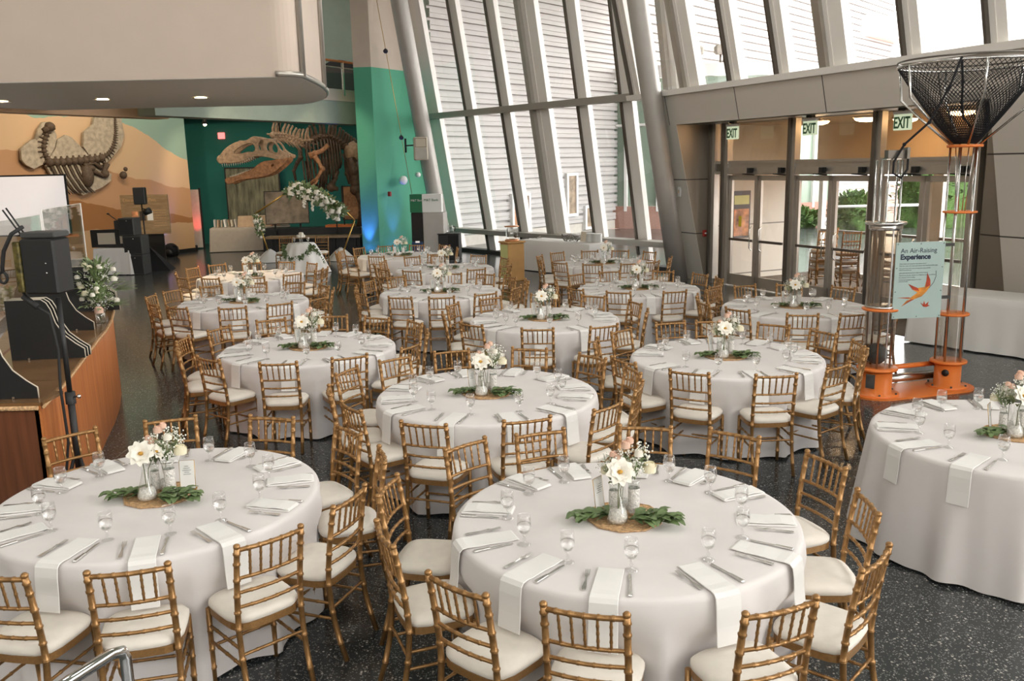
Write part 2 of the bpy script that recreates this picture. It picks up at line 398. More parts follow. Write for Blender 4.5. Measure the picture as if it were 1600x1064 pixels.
# ------------------------------------------------------------------ room shell
struct('floor', MB().box((0, 14, -.05), (36, 44, .1)), 'terrazzo')
cl = MB().box((-3, 14, 9.6), (30, 44, .2)); struct('ceiling', cl, 'grey_green')
struct('wall_back', MB().box((-1, -7.1, 3.2), (34, .2, 6.4)).box((-1, -7.1, 9.2), (34, .2, .8)), 'dim_wall')
w3 = thing('window_fill', None, None, kind='structure')  # unseen back-wall window, added to let in fill light from behind
for k in range(12):
    x = -16.5 + 2.7 * k; obj('pane', MB().add([(x, -7.1, 6.4), (x + 2.7, -7.1, 6.4), (x + 2.7, -7.1, 8.8), (x, -7.1, 8.8)], [(0, 1, 2, 3)]), 'glass', w3)
    obj('mullion', MB().box((x, -7.1, 7.6), (.16, .2, 2.4)), 'frame_white', w3)
area('window_portal', (-1, -7.3, 7.6), (-1, 0, 7.6), 32, 2.4, 1, (1, 1, 1), True)
struct('wall_left', MB().box((-16.1, 14, 4.8), (.2, 44, 9.6)), 'dim_wall')
struct('wall_gallery', MB().box((-9.5, 33.1, 4.8), (13.6, .2, 9.6)), 'teal_wall')
# light upper part of the gallery seen over the walkway, with the round black opening
struct('wall_upper', MB().box((-7, 31.6, 7.1), (9, .2, 5.0)), 'grey_green')
ro = MB()
ro.lathe([(.86, -.03), (.86, .03)], 40, (0, 0, 0), M=Matrix.Rotation(PI / 2, 3, 'X'))
tag(obj('round_opening', ro, 'black', loc=(-5.75, 31.45, 5.45)), 'dark round doorway in the upper wall behind the railing', 'doorway')
# mural wall
md = V(.47, .883, 0).normalized(); mo = V(-16.0, 19.96, 0)
mn = V(.883, -.47, 0)
mw = MB(); L_ = 11.3
mw.hexa([mo, mo + md * L_, mo + md * L_ - mn * .25, mo - mn * .25] + [p + V(0, 0, 9.5) for p in (mo, mo + md * L_, mo + md * L_ - mn * .25, mo - mn * .25)])
struct('wall_mural', mw, 'mural', uvfn=lambda p: ((p - mo).dot(md), p.z))
bb = MB(); a, b = mo + mn * .02, mo + md * L_ + mn * .02
bb.hexa([a + mn * .02, b + mn * .02, b - mn * .01, a - mn * .01] + [p + V(0, 0, .13) for p in (a + mn * .02, b + mn * .02, b - mn * .01, a - mn * .01)])
struct('baseboard_mural', bb, 'black')
def slab(name, a, b, w, z0, z1, m):
    a, b = Vector(a), Vector(b); d = (b - a).normalized(); n = V(-d.y, d.x, 0) * w
    q = [a, b, b + n, a + n]
    return struct(name, MB().hexa([p + V(0, 0, z0) for p in q] + [p + V(0, 0, z1) for p in q]), m)
slab('trim_mural_header', (-12.2, 16.2, 0), (-8.55, 22.9, 0), .5, 3.98, 4.9, 'peach')
slab('trim_bulkhead', (-8.3, 21.4, 0), (-4.42, 28.3, 0), .6, 3.98, 4.66, 'grey_green')
slab('trim_walkway_edge', (-8.36, 21.3, 0), (-4.36, 28.3, 0), .14, 4.64, 4.80, 'beige_wall')
# balcony slab overhead, rounded corner with metal trim
bs = MB(); poly = [(-16, 14), (-3.55, 14)] + [(-3.55 + .35 * math.sin(a), 14.35 - .35 * math.cos(a)) for a in [PI / 16 * k for k in range(1, 9)]]
poly += [(-3.2 - 1.7 * (1 - math.cos(a)), 14.6 + 5.4 * math.sin(a)) for a in [PI / 20 * k for k in range(1, 11)]] + [(-16, 20)]
bs.prism(poly, 4.06, 9.0)
struct('trim_balcony', bs, 'beige_soffit')
us_ = MB().prism([(x * .999, y + .01) for x, y in poly], 4.052, 4.06); struct('trim_underside_bounce', us_, 'white_paint')  # white slab puts floor bounce light into the underside's colour
tr = MB(); edge = poly[1:-1]
tr.tube([(x + .02, y - .01, 4.10) for x, y in edge], .045, 8)
for k, (x, y) in enumerate(edge):
    if k in (7, 10): tr.tube([(x + .03, y, 4.08), (x + .03, y, 9)], .05, 8)
struct('trim_balcony_edge', tr, 'alu')
for i, (x, y) in enumerate(((-7.68, 17.3), (-5.85, 17.4), (-9.6, 17.3))):
    t = thing('downlight', ['recessed downlight in the balcony underside, left one above the skeleton mural', 'recessed downlight in the balcony underside, right one above the teal gallery', 'recessed downlight in the balcony underside near the left picture edge'][i], 'ceiling light', (x, y, 4.05), group='downlights under the balcony')
    obj('trim_ring', MB().lathe([(.12, -.001), (.165, -.004), (.165, -.012), (.115, -.012)], 24, cap=False), 'silver', t)
    obj('lens', MB().lathe([(0, -.006), (.115, -.008)], 20, cap=False), 'lamp_glow', t)
    spot('downlight_beam', (x, y, 4.02), (x, y, 0), 200, (1, .74, .46), 110)

# green pillar with beige top
A_ = V(-3.89, 26.36, 0); q = [A_, A_ + V(2.2, 2.2, 0), A_ + V(1.4, 3.2, 0), A_ + V(-.52, 2.6, 0), A_ + V(-.52, .05, 0)]
for nm, z0, z1, m in (('wall_green_pillar', 0, 5.51, 'green_wall'), ('wall_green_pillar_top', 5.51, 9.5, 'beige_wall')):
    E0, nn = V(-2.35, 28.25, 0), F1.n * .178
    qq = lambda z: [A_ + V(0, 0, z), E0 + nn * z + V(0, 0, z), V(-3.6, 29.4, z) + nn * z * .5, A_ + V(-.52, 2.6, z), A_ + V(-.52, .05, z)]
    lo, hi = qq(z0), qq(z1); struct(nm, MB().add(lo + hi, [(4, 3, 2, 1, 0), (5, 6, 7, 8, 9)] + [(i, (i + 1) % 5, 5 + (i + 1) % 5, 5 + i) for i in range(5)]), m)
bbp = MB().tube([A_ + V(-.53, .03, .05), A_ + V(0, -.02, .05), V(-2.35, 28.23, .05)], .05, 4); struct('baseboard_pillar', bbp, 'black')

# big leaning steel columns
def pillar_pipe(base, n, t, r, name):
    b = Vector(base); n = Vector(n).normalized()
    mb = MB().tube([b + n * t * z + V(0, 0, z) for z in (0, 2, 4, 6, 8, 9.6)], r, 28)
    return struct(name, mb, 'pipe_grey')
pillar_pipe((-1.96, 26.9, 0), F1.n, .18, .24, 'trim_column_left')
pillar_pipe((3.80, 19.75, 0), (F1.n + F2.n), .215, .215, 'trim_column_right')

# ---------------------------------------------------------------- window_1 : leaning glass wall
w1 = thing('window_1', None, None, kind='structure')
us = [-5.35, -3.0, -1.35, .05, 1.7, 3.2, 4.75]; ztop = 9.3
for a, b in zip(us[:-1], us[1:]):
    for z0, z1 in ((.10, .62), (.75, 4.1), (4.22, ztop)):
        p = MB(); P = [F1.P(a, z0), F1.P(b, z0), F1.P(b, z1), F1.P(a, z1)]; p.add(P, [(0, 1, 2, 3)]); obj('pane', p, 'glass', w1)
for i, u in enumerate(us):
    thick = i in (0, 3, 6)
    m = MB(); F1.box(m, u + .02, u + (.95 if i == 0 else .52 if thick else .33), 0, ztop, -.06, .10)
    if thick: F1.box(m, u + .17, u + .19, 0, ztop, .10, .115)
    obj('mullion', m, 'frame_white', w1)
    m = MB(); F1.box(m, u - (.13 if thick else .035), u + .02, 0, ztop, -.05, .22 if thick else .16); obj('mullion_side', m, 'beam_grey' if thick else 'alu_dark', w1)
m = MB(); F1.box(m, -5.4, 4.8, 4.08, 4.24, .16, .42); obj('transom_beam', m, 'beam_grey', w1)
m = MB(); F1.box(m, -5.4, 4.8, 0, .10, -.1, .25); obj('sill', m, 'charcoal', w1)
m = MB(); F1.box(m, -5.4, 4.8, .60, .74, -.04, .42); struct('trim_window_ledge', m, 'beam_grey')

# ---------------------------------------------------------------- window_2 : windows above the entrance
w2 = thing('window_2', None, None, kind='structure')
us2 = [-1.6, .38, 1.78, 3.07, 4.27, 5.82, 7.2, 8.6, 10.0, 11.5, 13, 14.5, 16, 16.9, 19, 20.5, 22]
for a, b in zip(us2[:-1], us2[1:]):
    p = MB(); p.add([F2.P(a, 4.15, -.1), F2.P(b, 4.15, -.1), F2.P(b, ztop, -.1), F2.P(a, ztop, -.1)], [(0, 1, 2, 3)]); obj('pane', p, 'glass', w2)
for i, u in enumerate(us2):
    thick = i in (1, 4, 7, 10, 13)
    m = MB(); F2.box(m, u + .02, u + (.42 if thick else .28), 4.12, ztop, -.16, .02)
    F2.box(m, u + .11, u + .125, 4.12, ztop, .02, .03); obj('mullion', m, 'frame_white', w2)
    m = MB(); F2.box(m, u - (.14 if thick else .03), u + .02, 4.12, ztop, -.12, .10); obj('mullion_side', m, 'alu' if thick else 'alu_dark', w2)
# portal
panels('portal_panel', (.70, .66, .60), (.10, .09, .08), 2.25, 4.0, .45, .25, .012)
panels('pilaster_panel', (.70, .66, .60), (.10, .09, .08), 6, 1.18, .45, .25, .012)
m = MB(); F2.box(m, -1.7, 22, 4.02, 4.13, -.3, .16); struct('trim_portal_ledge', m, 'frame_white')
m = MB(); F2.box(m, -.62, 22, 3.42, 4.02, -.2, .08); struct('trim_portal_fascia', m, 'portal_panel', uvfn=lambda p: (F2.uv(p)[0] + .35 + (-.0), F2.uv(p)[1] - 3.3))
m = MB(); F2.box(m, -1.15, -.12, 0, 3.42, -.2, .08); struct('trim_pilaster_left', m, 'pilaster_panel', uvfn=lambda p: (F2.uv(p)[0] + 2.62, F2.uv(p)[1] + .1))
m = MB(); F2.box(m, 7.18, 22, 0, 3.42, -.2, .08); struct('wall_right', m, 'pilaster_panel', uvfn=lambda p: (F2.uv(p)[0] + 4.2, F2.uv(p)[1] - .3))
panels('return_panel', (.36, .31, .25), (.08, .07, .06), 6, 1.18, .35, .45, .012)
def quad(P): return MB().add(P, [(0, 1, 2, 3)])
rt = MB(); a0, a1 = FD.P(-.1, 0, -.1), FD.P(-.1, 3.42, -.1)
rt.hexa([F2.P(-.14, 0, .07), F2.P(-.12, 0, .07), a0, FD.P(-.2, 0, -.1), F2.P(-.14, 3.42, .07), F2.P(-.12, 3.42, .07), a1, FD.P(-.2, 3.42, -.1)])
struct('wall_recess_left', rt, 'return_panel', uvfn=lambda p: ((p - FD.O).dot(FD.n) + 3, p.z + .1))
rt = MB(); rt.hexa([F2.P(7.2, 0, .05), F2.P(7.24, 0, .05), FD.P(6.5, 0, -.1), FD.P(6.45, 0, -.1), F2.P(7.2, 3.42, .05), F2.P(7.24, 3.42, .05), FD.P(6.5, 3.42, -.1), FD.P(6.45, 3.42, -.1)])
struct('wall_recess_right', rt, 'return_panel', uvfn=lambda p: ((p - FD.O).dot(FD.n) + 3, p.z - .3))
sf = MB(); sf.hexa([F2.P(-.6, 3.42, .0), F2.P(7.4, 3.42, .0), FD.P(7.4, 3.42, -3.2), FD.P(-.6, 3.42, -3.2)] + [p + V(0, 0, .1) for p in (F2.P(-.6, 3.42, .0), F2.P(7.4, 3.42, .0), FD.P(7.4, 3.42, -3.2), FD.P(-.6, 3.42, -3.2))])
struct('trim_portal_soffit', sf, 'alu')
# door frames
uu = [0, .42, 2.40, 4.44, 6.4]
for k, (a, b) in enumerate(zip(uu[:-1], uu[1:])):
    d = thing(f'door_{k + 1}', None, None, kind='structure')
    m = MB(); FD.box(m, a - .02, a + .05, 0, 3.42, -.1, .12); obj('post', m, 'alu_dark', d)
    m = MB(); FD.box(m, a + .05, a + .15, 0, 3.42, -.06, .08); obj('post', m, 'alu', d)
    if k == 3:
        m = MB(); FD.box(m, b - .02, b + .12, 0, 3.42, -.1, .12); obj('post', m, 'alu', d)
    m = MB(); FD.box(m, a + .15, b, 2.58, 2.64, -.05, .06); FD.box(m, a + .15, b, 2.36, 2.42, -.05, .06); obj('transom_bar', m, 'alu', d)
    m = MB(); FD.box(m, a + .15, b, 2.42, 2.58, -.03, .03); obj('header_panel', m, 'alu' if k else 'alu_dark', d)
    m = MB().add([FD.P(a + .15, 2.64), FD.P(b, 2.64), FD.P(b, 3.42), FD.P(a + .15, 3.42)], [(0, 1, 2, 3)]); obj('transom_pane', m, 'glass', d)
    if k == 0:
        m = MB().add([FD.P(a + .15, .1), FD.P(b, .1), FD.P(b, 2.36), FD.P(a + .15, 2.36)], [(0, 1, 2, 3)]); obj('side_pane', m, 'glass', d)
        m = MB(); FD.box(m, a + .15, b, 0, .1, -.05, .06); obj('rail', m, 'alu', d)
        continue
    mid = (a + .15 + b) / 2
    for s, (x0, x1) in enumerate(((a + .17, mid - .01), (mid + .01, b - .03))):
        m = MB(); FD.box(m, x0, x0 + .09, .02, 2.34, -.03, .03); FD.box(m, x1 - .09, x1, .02, 2.34, -.03, .03)
        FD.box(m, x0, x1, 2.24, 2.34, -.03, .03); FD.box(m, x0, x1, .02, .26, -.03, .03)
        lf = obj('door_leaf', m, 'alu', d)
        m = MB().add([FD.P(x0 + .09, .26), FD.P(x1 - .09, .26), FD.P(x1 - .09, 2.24), FD.P(x0 + .09, 2.24)], [(0, 1, 2, 3)]); obj('leaf_pane', m, 'glass', lf)
        m = MB(); FD.box(m, x0 + .09, x1 - .09, .98, 1.03, .04, .08); obj('push_bar', m, 'alu_dark', lf)
        hx = x1 - .13 if s == 0 else x0 + .13
        m = MB().tube([FD.P(hx, .8, .03), FD.P(hx, .85, .09), FD.P(hx, 1.25, .09), FD.P(hx, 1.3, .03)], .012, 6); obj('handle', m, 'silver', lf)
        m = MB(); FD.box(m, x0 + .12, x0 + .70, 2.38, 2.50, .05, .17); obj('door_operator', m, 'alu', d)
        m = MB(); FD.box(m, x0 + .70, x0 + .78, 2.39, 2.49, .05, .16); obj('operator_cap', m, 'black', d)
        m = MB().tube([FD.P(x0 + .5, 2.37, .1), FD.P(x0 + .85, 2.35, .1)], .012, 6); obj('operator_arm', m, 'black', d)
# vestibule
panels('vest_panel', (.70, .66, .58), (.2, .18, .15), 8, 1.1, .5, 0, .014)
struct('wall_vestibule_left', quad([FD.P(.0, 0, -.1), FD.P(.0, 0, -2.4), FD.P(.0, 3.42, -2.4), FD.P(.0, 3.42, -.1)]), 'vest_panel', uvfn=lambda p: (-(p - FD.O).dot(FD.n), p.z - .13))
struct('wall_vestibule_right', quad([FD.P(6.5, 0, -.1), FD.P(6.5, 0, -3.0), FD.P(6.5, 3.42, -3.0), FD.P(6.5, 3.42, -.1)]), 'vest_panel', uvfn=lambda p: (-(p - FD.O).dot(FD.n), p.z - .13))
m = MB(); FD.box(m, 0, 6.5, 2.42, 3.42, -3.15, -3.0); struct('wall_vestibule_header', m, 'tan_wall')
struct('trim_vestibule_ceiling', quad([FD.P(0, 3.41, -.1), FD.P(6.5, 3.41, -.1), FD.P(6.5, 3.41, -3.0), FD.P(0, 3.41, -3.0)]), 'tan_wall')
m = MB(); FD.box(m, -.1, 6.6, -.02, .006, -3.1, -.12); struct('trim_vestibule_mat', m, 'carpet')
m = MB(); m.hexa([FD.P(4.2, 0, .1), FD.P(6.6, 0, .1), FD.P(6.6, 0, 1.5), FD.P(4.2, 0, 1.5)] + [p + V(0, 0, .008) for p in (FD.P(4.2, 0, .1), FD.P(6.6, 0, .1), FD.P(6.6, 0, 1.5), FD.P(4.2, 0, 1.5))])
tag(obj('door_mat', m, 'carpet'), 'brown ribbed door mat in front of the rightmost glass doors', 'door mat')
for k in range(4):
    a = .1 + k * 1.6; b = a + 1.6; d = thing(f'door_{k + 5}', None, None, kind='structure')
    for x0, x1 in ((a, a + .12), (b - .12, b)):
        m = MB(); FD.box(m, x0, x1, 0, 2.42, -3.12, -3.0); obj('post', m, 'alu', d)
    m = MB(); FD.box(m, a, b, 2.3, 2.42, -3.1, -3.0); obj('top_rail', m, 'alu', d)
    m = MB(); FD.box(m, a, b, .0, .1, -3.1, -3.0); obj('bottom_rail', m, 'alu', d)
    m = MB(); FD.box(m, a + .12, b - .12, .98, 1.04, -3.06, -2.98); obj('push_bar', m, 'alu_dark', d)
    obj('leaf_pane', quad([FD.P(a + .12, .1, -3.05), FD.P(b - .12, .1, -3.05), FD.P(b - .12, 2.3, -3.05), FD.P(a + .12, 2.3, -3.05)]), 'glass', d)
for i, (u, o_) in enumerate(((2.1, -.9), (3.35, -.9), (5.35, -.9), (3.1, -2.2), (4.9, -2.2))):
    t = thing('flush_ceiling_lamp', 'glowing round lamp on the vestibule ceiling, ' + ['left of the middle exit sign', 'right of the middle exit sign', 'beside the right exit sign', 'rear row, left', 'rear row, right'][i], 'ceiling light', FD.P(u, 3.41, o_), group='vestibule ceiling lamps')
    obj('rim', MB().lathe([(.0, 0), (.25, 0), (.25, -.03), (.24, -.04)], 24, cap=False), 'silver', t)
    obj('dome', MB().lathe([(.235, -.03), (.20, -.075), (.12, -.10), (0, -.11)], 24, cap=False), 'amber_glow', t)
for i, (u, z) in enumerate(((1.17, 3.23), (3.31, 3.23), (5.34, 3.22))):
    t = thing('exit_sign', 'hanging exit sign in front of the ' + ['left', 'middle', 'right'][i] + ' pair of glass doors', 'exit sign', FD.P(u, 3.42, .45), rz=math.atan2(FD.d.y, FD.d.x), group='exit signs over the doors')
    obj('sign_body', MB().bbox((0, 0, -.22), (.34, .05, .26), .01), 'exit_face', t)
    obj('mounting', MB().box((0, 0, -.02), (.14, .08, .04)).tube([(0, 0, -.02), (0, 0, -.09)], .02, 8), 'black', t)
    obj('top_housing', MB().bbox((0, 0, -.075), (.36, .07, .05), .008), 'white_gloss', t)
    text('lettering', 'EXIT', .25, 'exit_green', t, Matrix.Translation((0, -.027, -.315)) @ Matrix.Rotation(PI / 2, 4, 'X') @ Matrix.Diagonal((.62, 1, 1, 1)), .002, 'CENTER', .006)
# poster and small fixtures in the vestibule
def vest(u, z, dz, du, m, mb=None, off=.02):
    mb = mb or MB(); p = lambda a, b, o: FD.P(o, b, -a)
    return mb.hexa([p(u, z, 0.0), p(u + du, z, 0.0), p(u + du, z, off), p(u, z, off), p(u, z + dz, 0.0), p(u + du, z + dz, 0.0), p(u + du, z + dz, off), p(u, z + dz, off)])
po = obj('poster', vest(.55, .93, 1.05, .50, 0), 'poster_dark'); tag(po, 'dark framed poster on the vestibule wall behind the left doors', 'poster')
obj('picture', vest(.59, .98, .60, .42, 0, off=.026), 'poster_pic', po); obj('caption', vest(.59, 1.68, .2, .42, 0, off=.026), 'lime_panel', po)
st = obj('sticker', quad([FD.P(.93, 1.28, .035), FD.P(1.02, 1.28, .035), FD.P(1.02, 1.5, .035), FD.P(.93, 1.5, .035)]), 'yellow_sticker'); tag(st, 'small yellow sticker on the left glass door', 'sticker')
# fire alarm on recess wall, white plate on pilaster
def wallbit(name, P, n, w, h, d, m, label, cat, parts=None):
    n = Vector(n).normalized(); rz = math.atan2(n.y, n.x) + PI / 2
    t = thing(name, label, cat, P, rz); obj('housing', MB().bbox((0, -d / 2, 0), (w, d, h), .006), m, t)
    if parts: parts(t, d)
    return t
wallbit('fire_alarm', FD.P(-.13, 1.08, .10) + V(.0, 0, 0), FD.d, .12, .14, .06, 'red_plastic', 'red fire alarm pull box on the recess wall left of the doors', 'fire alarm', lambda t, d: obj('pull_handle', MB().box((0, -d - .005, 0), (.07, .012, .03)), 'white_gloss', t))
wallbit('wall_plate', F2.P(-.42, 2.0, .085), F2.n, .12, .22, .02, 'white_paint', 'small pale wall plate on the slanted pilaster left of the doors', 'wall plate', lambda t, d: obj('button', MB().box((0, -d - .004, 0), (.05, .01, .08)), 'silver', t))

# ---------------------------------------------------------------- outside
struct('trim_plaza', MB().box((22, 40, -.12), (70, 100, .1)), 'plaza')
B0 = V(5.65, 38, 0); e = V(.664, .748, 0).normalized(); bn = V(.748, -.664, 0)
def lap_wall(mb, O, d, n, s0, s1, z0, z1, pitch=.36, dep=.07):
    z = z0; a, b = O + d * s0, O + d * s1
    while z < z1 - .01:
        prof = [(.0, 0), (.0, .085), (.14, .085), (.14, .20), (.115, .21), (.115, .225), (.14, .235), (.14, pitch), (.0, pitch)]
        P = [q + n * o + V(0, 0, z + h) for o, h in prof for q in (a, b)]
        mb.add(P, [(2 * i, 2 * i + 1, 2 * i + 3, 2 * i + 2) for i in range(len(prof) - 1)]); z += pitch
sd = thing('siding_building', 'large white lapped-siding building outside the leaning window wall', 'building')
m = MB(); lap_wall(m, B0, e, bn, -12.2, 29.6, .3, 24); obj('siding_wall', m, 'siding', sd, uvfn=lambda p: (p.x, p.z))
e2 = V(.748, -.664, 0) * -1
m = MB(); P = [B0 + e * 29.6, B0 + e * 29.6 - bn * 8]; lap_wall(m, P[0], -bn, e, 0, 8, .3, 24); obj('siding_wall', m, 'siding', sd, uvfn=lambda p: (p.x, p.z))
m = MB(); m.hexa([B0 - e * 12.2 + bn * .1, B0 + e * .3 + bn * .1, B0 + e * .3 - bn * .3, B0 - e * 12.2 - bn * .3] + [p + V(0, 0, .35) for p in (B0 - e * 12.2 + bn * .1, B0 + e * .3 + bn * .1, B0 + e * .3 - bn * .3, B0 - e * 12.2 - bn * .3)]); obj('plinth', m, 'concrete', sd)
m = MB(); m.hexa([B0 + e * 26 + bn * 1.2, B0 + e * 30 + bn * 1.2, B0 + e * 30, B0 + e * 24] + [p + V(0, 0, z_) for z_, pp in ((1.2, 0),) for p in (B0 + e * 26 + bn * 1.2, B0 + e * 30 + bn * 1.2, B0 + e * 30, B0 + e * 24)])
m.v = [(x, y, z + 9.9) for x, y, z in m.v]; obj('eave', m, 'white_paint', sd)
def swin(s0, s1, z0, z1, glassm):
    o = MB(); P = lambda s, z, k: B0 + e * s + bn * k + V(0, 0, z)
    def bx(a, b, c, d_, k0, k1): o.hexa([P(a, c, k1), P(b, c, k1), P(b, c, k0), P(a, c, k0), P(a, d_, k1), P(b, d_, k1), P(b, d_, k0), P(a, d_, k0)])
    bx(s0 - .1, s0, z0 - .1, z1 + .1, .0, .26); bx(s1, s1 + .1, z0 - .1, z1 + .1, .0, .26); bx(s0, s1, z0 - .1, z0, 0, .26); bx(s0, s1, z1, z1 + .1, 0, .26)
    f = obj('window', o, 'white_paint', sd); o = MB()
    o.add([P(s0, z0, .20), P(s1, z0, .20), P(s1, z1, .20), P(s0, z1, .20)], [(0, 1, 2, 3)]); obj('window_glass', o, glassm, f)
swin(-8.51, -7.7, .54, 1.56, 'map_plate'); swin(-5.35, -4.87, .77, 2.2, 'fossil_plate'); swin(-4.2, -3.35, .2, .93, 'fossil_plate')
rb = thing('rotunda_building', 'low building with green glass band and pale parapet beyond the siding', 'building')
def rarc(r0, r1, z0, z1, m, nm, n=24, a0=PI * .95, a1=PI * 1.75):
    c = V(8.5, 42, 0); mb = MB(); P = []
    mb.grid(lambda u, v: c + V(math.cos(a0 + (a1 - a0) * u) * r1, math.sin(a0 + (a1 - a0) * u) * r1, z0 + (z1 - z0) * v), n, 1, False)
    return obj(nm, mb, m, rb)
rarc(0, 7.0, 0, .9, 'brick_pink', 'base_wall'); rarc(0, 6.9, .9, 5.85, 'roof_glass', 'glass_band'); rarc(0, 7.1, 5.85, 6.32, 'white_paint', 'parapet')
for k in range(14):
    a = PI * .95 + PI * .8 * k / 13; c = V(8.5, 42, 0) + V(math.cos(a) * 6.96, math.sin(a) * 6.96, 0)
    obj('glazing_bar', MB().box((c.x, c.y, 3.2), (.12, .12, 5.0), a), 'white_paint', rb)
obj('glazing_rail', MB().tube([V(8.5, 42, 4.1) + V(math.cos(PI * .95 + PI * .8 * k / 20) * 6.96, math.sin(PI * .95 + PI * .8 * k / 20) * 6.96, 0) for k in range(21)], .06, 6), 'white_paint', rb)
for k, (x, y) in enumerate(((7.35, 35.4), (8.3, 35.2))):
    t = thing('floodlight', ['grey floodlight on the parapet outside, larger left one', 'grey floodlight on the parapet outside, partly hidden behind a mullion'][k], 'floodlight', (x, y, 6.32), group='floodlights on the parapet')
    obj('lamp_head', MB().bbox((0, 0, .50), (.60, .3, .36), .08), 'concrete', t); obj('bracket', MB().tube([(-.05, 0, 0), (-.05, 0, .35)], .04, 6).tube([(.08, 0, 0), (.08, 0, .35)], .04, 6), 'alu_dark', t)
tw = thing('roofed_tower', 'distant pale tower with a steep grey roof seen through the upper windows', 'tower', (61, 120, 0))
obj('tower_body', MB().box((0, 0, 8.5), (6.9, 6.9, 17)).box((0, 0, 17.3), (8.3, 8.3, .7)), 'tower', tw)
for k in range(4): obj('tower_window', MB().box((-2.7 + 1.8 * k, -3.8, 14.5), (.9, .12, 2.6)), 'slate', tw)
obj('tower_roof', MB().lathe([(5.2, 17.6), (2.2, 23.5), (2.2, 23.8)], 4, M=Matrix.Rotation(PI / 4, 3, 'Z'), smooth=False), 'slate', tw)
obj('finial', MB().tube([(0, 0, 23.8), (0, 0, 25.5)], .12, 6), 'slate', tw)
def bush(name, c, s, n, label, sd_):
    r = random.Random(sd_); mb = MB()
    for k in range(n):
        a, b = r.uniform(0, 2 * PI), math.asin(r.uniform(-.2, 1)); d = V(math.cos(a) * math.cos(b), math.sin(a) * math.cos(b), math.sin(b)); p = V(d.x * s[0], d.y * s[1], d.z * s[2]) * r.uniform(.75, 1.0)
        mb.leaf(p, d + V(r.uniform(-.6, .6), r.uniform(-.6, .6), r.uniform(-.2, .6)), V(0, 0, 1), .22, .13, .1, 2)
    def core(u, v):
        a, b = 2 * PI * u, PI * (v - .5); q = .80 + .10 * math.sin(a * 5 + v * 9 + sd_) * math.cos(b) + .06 * math.sin(a * 11 - v * 17)
        return V(s[0] * q * math.cos(a) * math.cos(b), s[1] * q * math.sin(a) * math.cos(b), s[2] * q * math.sin(b))
    mb.grid(core, 36, 18, True, True)
    o = obj(name, mb, 'hedge', loc=c); tag(o, label, 'bush'); return o
bush('hedge_bush', (12.9, 33, .5), (1.0, .8, .85), 800, 'leafy green bush outside behind the white railing', 1)
bush('hedge_bush', (17.0, 33.5, 1.0), (2.6, 1.0, 2.2), 1300, 'tall green hedge outside seen through the rightmost doors', 2)
bush('hedge_bush', (11.4, 34.6, .25), (.9, .6, .45), 350, 'low yellowish bush outside left of the white railing', 3)
t = thing('railing', 'white pipe railing outside in front of the bushes', 'railing', (11.9, 31.5, 0))
obj('top_rail', MB().tube([(-.3, 0, .95), (3.6, 0, .95)], .05, 8), 'white_paint', t)
for x in (.85, 3.0): obj('railing_post', MB().tube([(x, 0, 0), (x, 0, .95)], .045, 8), 'white_paint', t)
t = thing('notice_sign', 'small white notice standing on the pink plaza', 'sign', (8.15, 22.6, 0)); obj('panel', MB().box((0, 0, 1.0), (.28, .02, .34)), 'paper', t); obj('sign_post', MB().tube([(0, .03, 0), (0, .03, 1.1)], .02, 6), 'alu', t)
obj('symbol', MB().tube([(math.cos(a) * .07, -.015, 1.02 + math.sin(a) * .07) for a in [PI / 6 * k for k in range(12)]], .012, 5, closed=True), 'slate', t)
# sampling portals at the two glazed walls
area('window_portal', F1.P(-.3, 4.7, -.3), F1.P(-.3, 4.7, 1) , 10.2, 9.2, 1, (1, 1, 1), True)
area('window_portal', F2.P(10, 6.7, -.4), F2.P(10, 6.7, 1), 24, 5.4, 1, (1, 1, 1), True)
area('window_portal', FD.P(3.2, 1.7, -.3), FD.P(3.2, 1.7, 1), 6.5, 3.4, 1, (1, 1, 1), True)

# ------------------------------------------------------------------ chairs
def bamboo(path, r, rings, n=8):
    """tube along a path with bamboo node rings at the given fractions"""
    P = [Vector(p) for p in path]; cum = [0]
    for a, b in zip(P[:-1], P[1:]): cum.append(cum[-1] + (b - a).length)
    Lh = cum[-1]
    def at(t):
        s = t * Lh
        for i in range(len(P) - 1):
            if s <= cum[i + 1] + 1e-9: return P[i].lerp(P[i + 1], (s - cum[i]) / (cum[i + 1] - cum[i]))
        return P[-1]
    e = .0045 / Lh; ks = {0.: r, 1.: r}
    for c in cum[1:-1]: ks[c / Lh] = r
    for t in rings:
        for dt, rr in ((-1.6 * e, r), (-.8 * e, r * 1.28), (-.2 * e, r * 1.05), (.4 * e, r * 1.28), (1.2 * e, r)): ks[t + dt] = rr
    ts = sorted(ks); return [at(t) for t in ts], [ks[t] for t in ts]
def post_y(z):   # side view curve of the rear post
    if z < .44: return -.178 - .085 * ((.44 - z) / .44) ** 1.8
    return -.178 - .062 * ((z - .44) / .46) ** 1.5
def rear_post(s, n=8):
    p, r = bamboo([(s * .172, post_y(z), z) for z in (0, .1, .2, .3, .44, .55, .66, .78, .885)], .0155, (.12, .32, .50, .60, .70, .80, .90, .965), n)
    mb = MB().tube(p, r, n); mb.sphere((s * .172, post_y(.885), .893), .0185, 8, (1, 1, .8)); return mb
def front_leg(s):
    p, r = bamboo([(s * .178, .165, 0), (s * .178, .158, .43)], .015, (.2, .45, .7), 8); return MB().tube(p, r, 8)
def rail(z, r, rings=(.2, .4, .6, .8), bow=.018):
    y = post_y(z); p, q = bamboo([(-.165, y, z), (-.08, y - bow * .75, z), (0, y - bow, z), (.08, y - bow * .75, z), (.165, y, z)], r, rings, 6); return MB().tube(p, q, 6, False)
